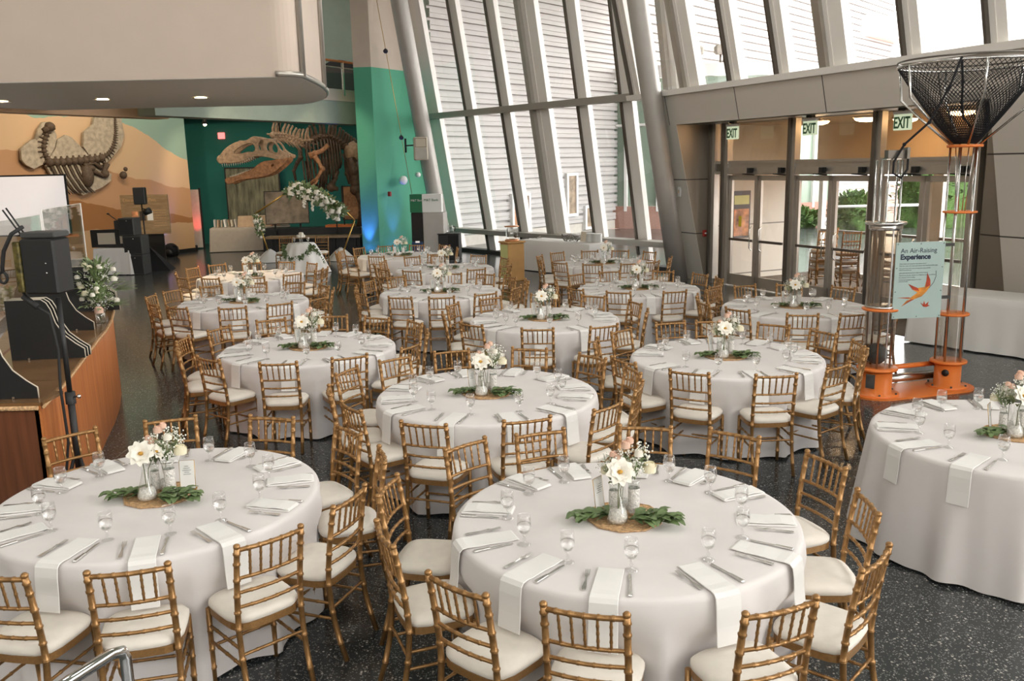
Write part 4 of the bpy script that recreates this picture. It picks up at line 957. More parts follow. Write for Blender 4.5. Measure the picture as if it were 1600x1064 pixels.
# ATM kiosk
t = thing('cash_machine', 'cash machine with green and white topper against the green wall', 'cash machine', (-2.5, 25.83, 0), -.08)
obj('side_panel', MB().bbox((.32, .1, .68), (.62, .66, 1.36), .02), 'pipe_grey', t)
obj('front_panel', MB().bbox((-.16, .1, .68), (.34, .64, 1.36), .02), 'black_gloss', t)
obj('lower_front', MB().bbox((-.17, .05, .26), (.33, .62, .52), .02), 'atm_blue', t)
obj('display', MB().box((-.16, -.265, .52), (.12, .012, .05)), 'screen', t)
obj('topper_green', MB().box((-.18, .0, 1.62), (.36, .30, .52)), 'atm_green', t); obj('topper_white', MB().box((.28, .0, 1.62), (.56, .30, .52)), 'white_gloss', t)
text('lettering', 'M&T Bank', .085, 'paper', t, Matrix.Translation((-.33, -.155, 1.68)) @ Matrix.Rotation(PI / 2, 4, 'X'))
text('lettering', 'M&T Bank', .10, 'atm_green', t, Matrix.Translation((.05, -.155, 1.68)) @ Matrix.Rotation(PI / 2, 4, 'X'))
t = thing('bin_cabinet', 'black cabinet standing beside the cash machine', 'cabinet', (-1.75, 25.75, 0), -.1)
obj('body', MB().bbox((0, 0, .36), (.60, .5, .72), .015), 'black', t); obj('front_pane', MB().box((.14, -.255, .36), (.30, .01, .66)), 'black_gloss', t); obj('top', MB().bbox((0, 0, .735), (.64, .54, .03), .01), 'charcoal', t)
t = thing('carafe', 'glass carafe on the black cabinet', 'carafe', (-1.72, 25.7, .752)); obj('glass_body', MB().lathe([(0, 0), (.09, .0), (.11, .06), (.09, .17), (.055, .21), (.07, .26)], 18, cap=False), 'goblet', t); obj('handle', MB().tube([(.08, 0, .2), (.15, 0, .16), (.11, 0, .05)], .01, 6), 'black', t)
# things on the green pillar (right face runs along (.707,.707))
pn = V(.7071, -.7071, 0); pd = V(.7071, .7071, 0)
def onp(s, z, o=0.01): return A_ + pd * s + pn * o + V(0, 0, z)
t = thing('wall_speaker', 'white loudspeaker on a bracket where the green wall meets the column', 'loudspeaker', (-2.52, 26.0, 3.17), .15)
obj('cabinet', MB().bbox((0, 0, 0), (.40, .30, .66), .03), 'paper_beige', t); obj('horn', MB().add([(-.16, -.155, .04), (.16, -.155, .04), (.16, -.155, .29), (-.16, -.155, .29), (-.03, -.10, .14), (.03, -.10, .14), (.03, -.10, .19), (-.03, -.10, .19)], [(0, 1, 5, 4), (1, 2, 6, 5), (2, 3, 7, 6), (3, 0, 4, 7), (4, 5, 6, 7)]), 'charcoal', t)
obj('grille', MB().box((0, -.155, -.14), (.34, .012, .32)), 'concrete', t); obj('bracket', MB().tube([(-.2, .05, .1), (-.42, .25, .1)], .02, 6).tube([(-.42, .25, -.1), (-.42, .25, .3)], .03, 6), 'black', t)
def drum(name, s, z, r, m, label):
    t = thing(name, label, 'fixture', onp(s, z)); M_ = Vector(pn).to_track_quat('Z', 'Y').to_matrix(); obj('housing', MB().lathe([(0, 0), (r, 0), (r, .09), (r * .85, .11), (0, .115)], 20, M=M_, cap=False), m, t); return t
drum('wall_horn', .95, 2.27, .13, 'white_gloss', 'round white drum fixture on the green wall'); drum('wall_sensor', 1.52, 2.42, .075, 'white_gloss', 'small round white sensor on the green wall near the column')
t = thing('alarm_box', 'small dark red alarm box on the green pillar', 'alarm', onp(.42, 1.88), -PI / 4 + PI / 2); obj('housing', MB().bbox((0, -.03, 0), (.06, .13, .14), .01, PI / 2 * 0), 'red_plastic', t)
t = thing('cable_lights', 'thin slanting cable with two small spotlights on the green pillar', 'cable light', (0, 0, 0))
ca, cb_ = onp(.18, 7.6, .12), onp(1.25, 1.6, .12); obj('cable', MB().tube([ca, cb_], .009, 5), 'brass', t)
for z in (6.04, 3.62):
    p = ca.lerp(cb_, (7.6 - z) / 6.0); obj('spotlight', MB().tube([p, p + V(.02, -.12, -.05)], .012, 5).lathe([(.03, 0), (.05, .05), (.07, .13), (.0, .12)], 12, p + V(.02, -.12, -.05), M=V(.1, -.9, -.45).to_track_quat('Z', 'Y').to_matrix(), cap=False), 'charcoal', t)
t = thing('ceiling_spotlight', 'small spotlight fixture at the top of the glass wall', 'spotlight', (-2.1, 23.5, 7.15)); obj('lamp_head', MB().lathe([(.05, -.2), (.16, -.05), (.19, .12), (0, .12)], 14, cap=False), 'alu', t); obj('stem', MB().tube([(0, 0, .1), (0, 0, 2.36)], .02, 6), 'alu', t)
# uplights
def uplight(x, y, label, target, e=55, col=(.10, .16, 1), gl='blue_glow', size=46):
    t = thing('uplight', label, 'uplight', (x, y, 0), group='coloured uplights')
    obj('can', MB().lathe([(0, 0), (.09, 0), (.09, .16), (.075, .16), (.07, .14)], 16, cap=False), 'black', t); obj('lens', MB().lathe([(0, .145), (.07, .145)], 14, cap=False), gl, t)
    spot('uplight_beam', (x, y, .18), target, e, col, size, .9, .04)
uplight(-11.05, 28.55, 'blue uplight on the floor against the mural wall', (-11.35, 29.1, 2.0), 90)
uplight(-4.22, 26.18, 'blue uplight on the floor before the narrow face of the green pillar', (-4.2, 26.5, 2.2), 130)
uplight(-3.3, 26.6, 'blue uplight on the floor before the wide face of the green pillar', (-3.5, 26.9, 2.2), 60)
t = thing('standing_banner', 'pale upright banner with a red glow at the teal wall corner', 'banner', (-10.95, 30.9, 0)); obj('panel', MB().box((0, 0, 1.05), (.42, .04, 2.0)), 'concrete', t); obj('frame', MB().box((.23, 0, 1.05), (.05, .06, 2.1)), 'black', t)
uplight(-10.9, 30.5, 'red uplight on the floor before the pale banner', (-10.9, 30.95, 1.3), 50, (1, .07, .05), 'red_glow', 40)

# ------------------------------------------------------------------ air exhibit
t = thing('air_exhibit', 'orange-based exhibit of two clear tubes with a black net funnel and poster', 'exhibit')
LX, LY, RX, RY = 4.13, 9.68, 5.07, 9.95
bp = []; c1, c2 = V(LX, LY, 0), V(RX, RY, 0); dd = (c2 - c1).normalized(); a0 = math.atan2(dd.y, dd.x)
for k in range(13): a = a0 + PI / 2 + PI * k / 12; bp.append((c1.x + .29 * math.cos(a), c1.y + .29 * math.sin(a)))
for k in range(13): a = a0 - PI / 2 + PI * k / 12; bp.append((c2.x + .29 * math.cos(a), c2.y + .29 * math.sin(a)))
obj('base_plate', MB().prism(bp, 0, .022), 'orange', t)
obj('base_bar', MB().tube([(LX, LY + .16, .26), (RX, RY + .16, .26)], .03, 8), 'orange', t); obj('base_bar', MB().tube([(LX, LY + .18, .12), (RX, RY + .18, .12)], .05, 8), 'steel', t)
def ring(x, y, z, r, h, m, nm='flange'): return obj(nm, MB().lathe([(0, 0), (r - .006, 0), (r, .006), (r, h - .006), (r - .006, h), (0, h)], 32, (x, y, z), cap=False), m, t)
for x, y, r in ((LX, LY, .185), (RX, RY, .165)):
    obj('pedestal', MB().lathe([(r + .06, .022), (r + .06, .036), (r - .02, .04), (r - .02, .30), (0, .30)], 32, (x, y, 0), cap=False), 'orange', t); ring(x, y, .30, r + .035, .03, 'orange')
    for k in range(6): a = k * PI / 3 + .3; obj('bolt', MB().lathe([(.012, .0), (.012, .018), (0, .02)], 6, (x + (r + .04) * math.cos(a), y + (r + .04) * math.sin(a), .036), cap=False), 'charcoal', t)
obj('port_hole', MB().lathe([(0, 0), (.04, 0), (.04, .01), (0, .01)], 16, (RX - .085, RY - .118, .20), M=V(-.6, -.8, 0).to_track_quat('Z', 'Y').to_matrix(), cap=False), 'black', t)
obj('hatch_cover', MB().box((LX - .12, LY - .125, .19), (.10, .012, .16), .75 * -1), 'steel', t)
# left tower
obj('clear_tube', MB().lathe([(.165, .33), (.165, .98)], 32, (LX, LY, 0), cap=False), 'tube_clear', t)
ring(LX, LY, .98, .20, .025, 'orange'); obj('dusty_tube', MB().lathe([(.165, 1.005), (.165, 1.92)], 32, (LX, LY, 0), cap=False), 'tube_dusty', t); ring(LX, LY, 1.005, .172, .03, 'steel', 'collar')
ring(LX, LY, 1.93, .215, .03, 'steel', 'collar'); ring(LX, LY, 1.87, .175, .06, 'steel', 'collar')
for k in range(5):
    a = 2 * PI * k / 5 + .5; x, y = LX + .135 * math.cos(a), LY + .135 * math.sin(a); obj('rod', MB().tube([(x, y, .33), (x, y, 2.62)], .012, 8), 'steel', t)
obj('top_plate', MB().box((LX + .02, LY, 2.63), (.16, .12, .012)), 'steel', t); obj('clamp', MB().box((LX + .05, LY - .02, 2.68), (.20, .1, .09)).box((LX + .15, LY - .05, 2.69), (.03, .12, .12)), 'alu_dark', t)
obj('ball', MB().sphere((LX - .02, LY, .48), .12, 18), 'charcoal', t)
# right tower
obj('clear_tube', MB().lathe([(.145, .33), (.145, .86)], 32, (RX, RY, 0), cap=False), 'tube_clear', t); ring(RX, RY, .86, .185, .025, 'orange')
obj('clear_tube', MB().lathe([(.05, .88), (.05, 2.02)], 20, (RX, RY, 0), cap=False), 'tube_clear', t); ring(RX, RY, 2.02, .18, .022, 'orange'); ring(RX, RY, 2.74, .185, .03, 'orange')
for k in range(5):
    a = 2 * PI * k / 5 + .2; x, y = RX + .145 * math.cos(a), RY + .145 * math.sin(a); obj('rod', MB().tube([(x, y, .33), (x, y, 2.74)], .013, 8), 'steel', t)
for k in range(4):
    a = 2 * PI * k / 4 + .7; obj('guide_wire', MB().tube([(RX + .05 * math.cos(a), RY + .05 * math.sin(a), 2.04), (RX + .1 * math.cos(a), RY + .1 * math.sin(a), 2.75)], .006, 5), 'steel', t)
# funnel
ZR = 3.62; RR = .74; FX, FY = RX + .0, RY
rimz = lambda a: ZR
obj('rim', MB().tube([(FX + RR * math.cos(a), FY + RR * math.sin(a), ZR) for a in [2 * PI * k / 48 for k in range(48)]], .014, 8, closed=True), 'steel', t)
obj('rim', MB().tube([(FX + RR * math.cos(a), FY + RR * math.sin(a), ZR + .05) for a in [2 * PI * k / 48 for k in range(48)]], .010, 8, closed=True), 'alu_dark', t)
net = MB(); NK = 84
def npt(s, a):
    k = 1 - s; rr = .11 + (RR - .11) * k ** .92; sag = .02 * math.sin(s * PI) * math.sin(a * 5); return V(FX + (rr + sag) * math.cos(a), FY + (rr + sag) * math.sin(a), ZR - (ZR - 2.78) * s)
for k in range(NK):
    for sg in (-1, 1):
        net.tube([npt(s / 14, 2 * PI * k / NK + sg * s / 14 * 1.3) for s in range(15)], .0038, 3, False)
nt = obj('net', net, 'black_cloth', t)
for a in (-2.95, -1.85, -.75, .35, 1.45, 2.4):
    c_, s_ = math.cos(a), math.sin(a); obj('support_rod', MB().tube([(FX + .15 * c_, FY + .15 * s_, 2.77), (FX + .55 * c_, FY + .55 * s_, 3.12), (FX + .72 * c_, FY + .72 * s_, 3.28), (FX + .755 * c_, FY + .755 * s_, ZR)], .013, 7), 'steel', t)
rp = [V(LX + .08, LY - .03, 2.66), V(LX - .02, LY - .08, 2.55), V(LX + .02, LY - .1, 2.46), V(LX + .12, LY - .08, 2.47), V(LX + .15, LY - .06, 2.62)]
rope = MB().tube([V(FX - .42, FY - .62, ZR + .02), V(FX - .52, FY - .62, 3.35), V(FX - .65, FY - .5, 3.0), V(LX + .1, LY - .1, 2.78), V(LX - .0, LY - .1, 2.6), V(LX - .01, LY - .12, 2.48), V(LX + .08, LY - .12, 2.43), V(LX + .15, LY - .1, 2.52), V(LX + .16, LY - .08, 2.66)], .012, 6)
rope.tube([V(FX - .42, FY - .62, ZR + .02), V(FX - .36, FY - .56, 3.4), V(FX - .3, FY - .45, 3.2), V(FX - .22, FY - .35, 3.05), V(FX - .05, FY - .2, 2.95)], .012, 6)
for p in (V(FX - .52, FY - .62, 3.35), V(FX - .65, FY - .5, 3.0), V(LX + .1, LY - .1, 2.78), V(FX - .36, FY - .56, 3.4), V(FX - .3, FY - .45, 3.2)): rope.sphere(p, .022, 6)
obj('rope', rope, 'black_cloth', t)
# poster panel between the towers
px0, py0, pxz = 4.22, 9.56, .92
pd_ = V(.62, .07, 0).normalized(); prz = math.atan2(pd_.y, pd_.x)
pt = obj('poster_panel', MB().bbox((.285, 0, .42), (.57, .012, .84), .002), 'aqua_panel', t, loc=(4.19, 9.53, .90), rz=prz)
RX90 = Matrix.Rotation(PI / 2, 4, 'X')
def ptxt(b, size, x, z, m='ink', bold=0.): text('lettering', b, size, m, pt, Matrix.Translation((x, -.0075, z)) @ RX90, .0006, 'LEFT', bold)
ptxt('An Air-Raising', .072, .055, .725, 'ink', .0); ptxt('Experience', .078, .055, .655, 'ink', .0035)
for k, (b, s, z) in enumerate((('How does air travel in the tubes here?', .020, .600), ('Pull the rope, let it go and watch the feathered fly high.', .020, .577), ('The wind from a fan moves through the tubes and lifts', .0165, .550), ('leaves out of the top.', .0165, .532),
    ('¿De qué manera el aire viaja en los tubos?', .020, .500), ('Tira de la cuerda, déjala ir y observa cómo se elevan', .020, .474), ('los objetos hacia arriba.', .020, .450), ('El viento del ventilador pasa por los tubos', .0155, .425), ('y levanta las hojas.', .0155, .407))): ptxt(b, s, .05, z, 'ink_grey')
def flat(poly, m, nm='leaf_picture', dy=-.0085): 
    mb = MB(); mb.prism(poly, 0, .0012, M=Matrix.Rotation(PI / 2, 3, 'X')); mb.v = [(x, y + dy + .0012, z) for x, y, z in mb.v]; return obj(nm, mb, m, pt)
flat([(.045, .235), (.20, .23), (.26, .27), (.28, .285), (.22, .32), (.165, .385), (.28, .335), (.36, .345), (.375, .41), (.38, .50), (.42, .42), (.425, .36), (.39, .30), (.33, .24), (.25, .215), (.18, .19), (.10, .135), (.16, .20), (.21, .215)], 'maple_b', dy=-.0085)
flat([(.165, .385), (.28, .335), (.30, .30), (.22, .32)], 'maple_a', dy=-.0092); flat([(.38, .50), (.42, .42), (.425, .36), (.37, .335), (.375, .41)], 'maple_a', dy=-.0092)
flat([(.045, .235), (.17, .224), (.20, .236)], 'maple_a', dy=-.0092); flat([(.10, .135), (.18, .18), (.25, .213), (.20, .21)], 'maple_a', dy=-.0092)
flat([(.32, .175), (.355, .15), (.365, .19), (.38, .15), (.42, .18), (.41, .145), (.435, .135), (.395, .12), (.36, .125)], 'maple_a')
obj('leaf_stem', MB().tube([(.41, -.008, .33), (.46, -.008, .39), (.485, -.008, .46), (.48, -.008, .52)], .003, 5), 'ink_grey', pt)
for x, z in [(.02, .02), (.55, .02), (.285, .02), (.02, .82), (.55, .82), (.285, .82), (.02, .3), (.55, .3), (.02, .56), (.55, .56)]: obj('screw', MB().box((x, -.008, z), (.009, .006, .009)), 'charcoal', pt)
for z in (.22, .80): obj('bracket', MB().box((.62, .01, z), (.12, .02, .035)), 'charcoal', pt)

# ------------------------------------------------------------------ curved reception counter
ct = thing('reception_counter', 'curved cherry-wood reception counter with a dark top at the left', 'counter')
outer = [(-8.2, 6.12), (-3.40, 6.12), (-3.58, 6.8), (-3.77, 7.4), (-3.96, 8.0), (-4.15, 8.6), (-4.33, 9.2), (-4.54, 9.8), (-4.80, 10.45), (-5.12, 11.15), (-5.5, 11.85), (-6.0, 12.6)]
def inset(poly, w):
    out = []
    for i, p in enumerate(poly):
        a = Vector(poly[max(0, i - 1)]); b = Vector(poly[min(len(poly) - 1, i + 1)]); d = (b - a).normalized(); n = V(-d.y, d.x) if False else Vector((d.y * -1, d.x)); out.append((p[0] + n.x * w, p[1] + n.y * w))
    return out
side = outer[1:]
inn = [(x - .72 * 1.0 - (.1 if i == 0 else 0), y + (.0 if i else .7)) for i, (x, y) in enumerate(side)]
def band(mb, o1, o2, z0, z1):
    for (a, b), (c, d) in zip(zip(o1[:-1], o1[1:]), zip(o2[:-1], o2[1:])):
        mb.hexa([V(*a, z0), V(*b, z0), V(*d, z0), V(*c, z0), V(*a, z1), V(*b, z1), V(*d, z1), V(*c, z1)])
fr = MB(); band(fr, side, [(x - .05, y + .0) for x, y in side], .0, 1.03); obj('front_panel', fr, 'cherry', ct)
pl = MB(); pl.box((-5.82, 6.15, .515), (4.8, .06, 1.03)); obj('end_panel', pl, 'cherry_dark', ct)
tp = MB(); band(tp, [(x + .015, y) for x, y in side], inn, 1.03, 1.055); tp.box((-6.2, 6.46, 1.0425), (4.0, .7, .025)); tp.box((-3.85, 6.28, 1.0424), (.9, .34, .024)); obj('countertop', tp, 'counter', ct)
ed = MB(); ed.tube([V(-8, 6.09, 1.02), V(-3.41, 6.09, 1.02)], .018, 6).tube([V(x + .018, y, 1.02) for x, y in side], .012, 6); obj('edge_trim', ed, 'wicker', ct)
ib = MB(); band(ib, inn, [(x - .04, y) for x, y in inn], 0, 1.05); obj('inner_panel', ib, 'cherry_dark', ct)
dk = MB(); band(dk, [(x - .04, y) for x, y in inn], [(x - .65, y) for x, y in inn], .72, .75); obj('inner_desk', dk, 'stage_wood', ct)
# scroll brackets with acrylic guards
scroll = [(0, 0), (.62, 0), (.62, .08), (.55, .13), (.46, .21), (.40, .32), (.37, .44), (.34, .50), (.30, .53), (.0, .53)]
def bracket(x, y, ang, label, n=1):
    t = thing('scroll_bracket', label, 'bracket', (x, y, 1.056), ang, 'black scroll brackets on the counter')
    for k in range(n):
        mb = MB(); M_ = Matrix.Rotation(PI / 2, 3, 'X'); mb.prism(scroll, -.012, .012, M=M_, c=(0, k * .065, 0)); obj('scroll_panel', mb, 'black', t)
        obj('edge_strip', MB().tube([V(a, k * .065, b) for a, b in scroll[1:]], .007, 5), 'paper_beige', t)
    obj('clamp', MB().box((.45, -.018, .009), (.018, .012, .018)).box((.15, -.018, .009), (.018, .012, .018)), 'chrome', t)
    return t
bracket(-4.10, 6.22, .05, 'black scroll bracket at the near corner of the counter')
bracket(-4.42, 7.60, .10, 'black scroll brackets, nested set of three in the middle of the counter', 3)
bracket(-4.99, 9.00, .12, 'black scroll bracket just left of the bar flowers')
bracket(-5.30, 10.30, .2, 'black scroll bracket behind the bar flowers')
bracket(-5.75, 11.2, .25, 'farthest black scroll brackets on the counter', 2)
def guard(pts, z0, z1, label, m='acrylic'):
    mb = MB(); n = len(pts)
    mb.add([V(x, y, z) for z in (z0, z1) for x, y in pts], [(i, i + 1, n + i + 1, n + i) for i in range(n - 1)], True); mb.add([V(x - .008, y + .004, z) for z in (z0, z1) for x, y in pts], [(i, i + 1, n + i + 1, n + i) for i in range(n - 1)], True)
    t = thing('acrylic_guard', label, 'screen', group='clear guards above the counter'); obj('sheet', mb, m, t)
    obj('top_edge', MB().tube([V(x, y, z1) for x, y in pts], .003, 5), 'frame_white', t)
    for k in (0, n - 1): obj('side_edge', MB().tube([V(pts[k][0], pts[k][1], z0), V(pts[k][0], pts[k][1], z1)], .006, 5), 'frame_white', t)
guard([(-4.35 - .08 * k, 6.35 + .42 * k) for k in range(8)], 1.25, 2.25, 'clear acrylic guard above the near half of the counter')
guard([(-4.92 - .09 * k, 9.35 + .36 * k) for k in range(6)], 1.25, 2.30, 'clear acrylic guard above the far half of the counter')
# counter-top things
t = thing('laptop', 'open laptop on the desk behind the near scroll bracket', 'laptop', (-4.62, 7.05, 1.06), 2.0)
obj('keyboard_base', MB().bbox((0, 0, .01), (.33, .23, .02), .004), 'charcoal', t); obj('lid', MB().box((0, .12, .12), (.33, .01, .22), M=Matrix.Rotation(-.3, 3, 'X')), 'black', t)
t = thing('paper_cup', 'tall beige paper cylinder on the counter top', 'cup', (-4.32, 7.15, 1.056)); obj('body', MB().lathe([(.045, 0), (.045, .19), (.04, .19), (.04, .01), (0, .01)], 18, cap=False), 'paper_beige', t)
t = thing('office_chair', 'grey office chair behind the counter', 'chair', (-5.6, 7.4, 0), .9)
obj('seat', MB().bbox((0, 0, .48), (.5, .48, .09), .04), 'charcoal', t); obj('backrest', MB().bbox((0, .25, .86), (.46, .07, .6), .05), 'charcoal', t); obj('column', MB().tube([(0, 0, .06), (0, 0, .45)], .03, 8), 'black', t)
for k in range(5): a = 2 * PI * k / 5; obj('base_arm', MB().tube([(0, 0, .10), (.28 * math.cos(a), .28 * math.sin(a), .07)], .02, 6), 'black', t); obj('castor', MB().sphere((.28 * math.cos(a), .28 * math.sin(a), .032), .032, 8), 'black', t)
t = thing('plastic_bag', 'crumpled clear plastic cover on the desk behind the counter', 'cover', (-5.55, 8.3, .75)); mb = MB(); r_ = random.Random(8)
mb.grid(lambda u, v: V((u - .5) * .75 + .03 * math.sin(v * 19), (v - .5) * .55 + .03 * math.sin(u * 23), .02 + .30 * math.sin(PI * u) * math.sin(PI * v) + .03 * math.sin(u * 31 + v * 17) * math.sin(v * 27)), 26, 22); obj('cover_sheet', mb, 'tube_clear', t)
t = thing('wall_desk', 'pale work surface deep behind the counter', 'desk', (-7.9, 9.0, 0)); obj('desk_top', MB().box((0, 0, 1.0), (3.0, .8, .05)), 'white_paint', t); obj('desk_body', MB().box((0, .05, .49), (2.9, .7, .97)), 'cherry_dark', t)
put_chair(near_chair, -5.95, 9.0, 2.2, 'gold bamboo-style chair standing alone behind the counter', 'chairs behind the counter')
# flowers on the counter end
for i, (x, y, s_, sd_) in enumerate(((-4.50, 9.50, .85, 3), (-4.86, 10.3, 1.15, 6))):
    t = thing('counter_bouquet', ['big bouquet with a peach rose in a glass cylinder on the counter', 'tall white and green bouquet at the far end of the counter'][i], 'bouquet', (x, y, 1.056), group='bouquets on the counter'); t.scale = (s_,) * 3; r_ = random.Random(sd_)
    obj('vase', MB().lathe([(0, 0), (.06, 0), (.06, .17), (.055, .17), (.055, .01)], 20, cap=False), 'vase_glass', t)
    S = MB(); Lf = MB(); Bl = MB(); Bp = MB(); Bc = MB(); Bb = MB()
    for k in range(22): a = r_.uniform(0, 6.3); S.tube([(0, 0, .02), (.03 * math.cos(a), .03 * math.sin(a), .17), (.12 * math.cos(a), .12 * math.sin(a), .25)], .003, 4, False)
    obj('stems', S, 'sprig', t)
    for k in range(150):
        a = r_.uniform(0, 6.3); e_ = r_.uniform(-.3, 1.5); rr_ = r_.uniform(.08, .22); p = V(math.cos(a) * math.cos(e_) * rr_, math.sin(a) * math.cos(e_) * rr_, .25 + math.sin(e_) * rr_ * (1.2 if i else .9)); Lf.leaf(p, (p.x, p.y, (p.z - .2)), (0, 0, 1), .09, .035, .3, 3)
    obj('foliage', Lf, 'leaf_pale', t)
    for k in range(13):
        a = r_.uniform(0, 6.3); e_ = r_.uniform(-.1, 1.4); rr_ = r_.uniform(.17, .23); p = MB(); rose((math.cos(a) * math.cos(e_) * rr_, math.sin(a) * math.cos(e_) * rr_, .26 + math.sin(e_) * rr_ * (1.2 if i else .9)), r_.uniform(.025, .042), p, k); obj('rose', p, 'petal_cream' if k % 4 == 0 else 'petal', t)
    if not i: p = MB(); rose((.07, -.17, .19), .055, p, 1); obj('rose', p, 'petal_blush', t)
    sprig_cloud((0, 0, .34), .2, 150, Bb, MB(), (0, 0, .1), sd_, .006); obj('babys_breath', Bb, 'baby', t)
    F_ = MB(); 
    for k in range(26): a = -.3 + r_.uniform(-.4, .4); b = r_.uniform(0, .9); F_.tube([(.15, 0, .22), (.22 + .1 * math.cos(b), .05 * math.sin(a * 9), .22 + .10 * math.sin(b)), (.30 + .05 * math.cos(b), .12 * math.sin(a * 9), .2 + .16 * math.sin(b))], .0012, 3, False)
    obj('fern_fronds', F_, 'leaf_pale', t)
# tripod with black box
t = thing('camera_box_stand', 'black tripod pole carrying a black equipment box before the counter', 'equipment stand', (-3.38, 6.45, 0)); 

bpy.data.objects.remove(t)
BX, BY = -3.30, 6.35
t = thing('equipment_stand', 'black stand carrying a black equipment box, in front of the counter', 'equipment stand', (BX, BY, 0))
obj('pole', MB().tube([(0, 0, .30), (0, 0, 1.05)], .026, 12).tube([(0, 0, 1.0), (0, 0, 1.78)], .019, 12), 'black', t)
obj('collar', MB().lathe([(.036, .98), (.036, 1.07), (.0, 1.07)], 14, cap=False).tube([(0, 0, 1.03), (.07, -.02, 1.04)], .008, 6), 'black', t); obj('knob', MB().sphere((.075, -.022, 1.04), .016, 8), 'chrome', t)
for k in range(3):
    a = 2 * PI * k / 3 - .5; obj('leg', MB().tube([(.03 * math.cos(a), .03 * math.sin(a), .55), (.20 * math.cos(a), .20 * math.sin(a), .015)], .014, 8), 'black', t); obj('leg_brace', MB().tube([(0, 0, .33), (.11 * math.cos(a), .11 * math.sin(a), .26)], .009, 6), 'black', t)
obj('box', MB().bbox((-.06, 0, 2.03), (.30, .24, .46), .015, -.1), 'black', t); obj('box_side', MB().bbox((-.235, -.01, 2.03), (.06, .22, .42), .01, -.1), 'noise_rack', t)
rc = obj('receiver', MB().bbox((-.05, 0, 2.29), (.30, .22, .05), .01, -.1), 'charcoal', t)
for k in range(2): obj('antenna', MB().tube([(-.19 - .035 * (1 - k), -.05, 2.30), (-.31 - .03 * (1 - k) , -.06, 2.50 + .015 * k)], .007, 6).tube([(-.19 - .035 * (1 - k), -.05, 2.28), (-.19 - .035 * (1 - k), -.05, 2.31)], .01, 6), 'black', t)
for z in (2.06, 1.98): obj('screw', MB().sphere((.0, -.135, z), .008, 6), 'chrome', t)
cabm = MB().tube([(-.16, -.05, 2.30), (-.24, -.07, 2.25), (-.31, -.07, 2.13), (-.34, -.06, 2.02), (-.345, -.06, 1.97)], .014, 6); cabm.tube([(-.345 + .03 * math.cos(a), -.06, 1.94 + .04 * math.sin(a)) for a in [PI / 6 * k for k in range(12)]], .011, 6, closed=True)
cabm.tube([(-.24, -.03, 1.86), (-.20, -.04, 1.76), (-.06, -.03, 1.66), (-.03, -.03, 1.4), (-.05, -.03, 1.1), (-.04, -.03, .7), (-.12, -.05, .2), (-.2, -.08, .02)], .011, 6)
obj('cable', cabm, 'rubber', t); obj('plug', MB().tube([(-.225, -.05, 1.80), (-.13, -.05, 1.72)], .022, 8), 'rubber', t)

for _o in t.children:
    if _o.name.split('.')[0] in ('box', 'box_side', 'receiver', 'antenna', 'screw', 'cable_loop'): _o.scale = (.86,) * 3; _o.location = (.14 * .02, 0, .14 * 1.93)
# ------------------------------------------------------------------ screen, DJ corner
t = thing('projection_screen', 'white projection screen with a black frame at the left edge', 'screen', (-12.2, 22.0, 0), .0)
obj('frame', MB().box((0, .02, 1.92), (2.62, .04, 1.5)), 'black', t); obj('screen_fabric', MB().box((0, -.005, 1.92), (2.54, .02, 1.42)), 'screen', t)
for x in (-1.0, 1.0): obj('leg', MB().tube([(x, .03, 1.2), (x, .03, .02)], .02, 6).tube([(x, -.35, .02), (x, .4, .02)], .02, 6), 'alu_dark', t)
drape('dj_table', 'white-clothed table of the DJ booth by the mural', 'table', (-10.55, 23.6, 0), .95, .6, .72, 0, 'napkin', 5, folds=6, amp=.012)
t = thing('dj_facade', 'black frame with two white panels on the DJ table', 'booth', (-10.55, 23.5, .725)); obj('frame', MB().box((-.05, 0, .24), (1.05, .10, .46)).box((.1, .22, .24), (.75, .3, .44)), 'black', t)
obj('white_panel', MB().box((-.16, -.055, .24), (.46, .012, .30)), 'paper_beige', t); obj('white_panel', MB().box((.30, -.055, .24), (.20, .012, .28)), 'paper_beige', t)
t = thing('lighting_controller', 'dark case with a gooseneck microphone on the DJ booth', 'controller', (-10.35, 23.6, 1.188)); obj('case', MB().bbox((0, .06, .12), (.34, .22, .24), .01), 'charcoal', t); obj('gooseneck', MB().tube([(-.08, 0, .23), (-.2, -.02, .33), (-.28, -.03, .40)], .012, 6).sphere((-.30, -.03, .42), .03, 8, (1.4, 1, .8)), 'black', t)
def subw(x, y, z, w, h, label, rz=.0):
    t = thing('bass_speaker', label, 'loudspeaker', (x, y, z), rz, 'stacked bass speakers'); obj('cabinet', MB().bbox((0, .15, h / 2), (w, .5, h), .012), 'charcoal', t)
    obj('grille', MB().box((0, -.105, h / 2), (w * .88, .01, h * .86)), 'black', t); obj('badge', MB().sphere((w * .08, -.115, h * .84), .018, 8), 'chrome', t); obj('side_handle', MB().box((-w / 2 - .004, .1, h * .5), (.01, .1, .12)), 'black', t)
subw(-9.98, 23.4, 0, .50, .53, 'lowest black bass speaker of the stack right of the DJ table'); subw(-9.98, 23.4, .532, .50, .50, 'middle black bass speaker of the stack right of the DJ table'); subw(-10.12, 23.45, 1.034, .40, .46, 'small black speaker on top of the bass stack')
t = thing('speaker_on_pole', 'black loudspeaker high on a pole beside the bulletin board', 'loudspeaker', (-9.92, 24.4, 0)); obj('cabinet', MB().bbox((-.18, 0, 2.04), (.30, .26, .46), .015, .15), 'black', t); obj('pole', MB().tube([(-.14, 0, .4), (-.16, 0, 1.82)], .02, 8), 'black', t)
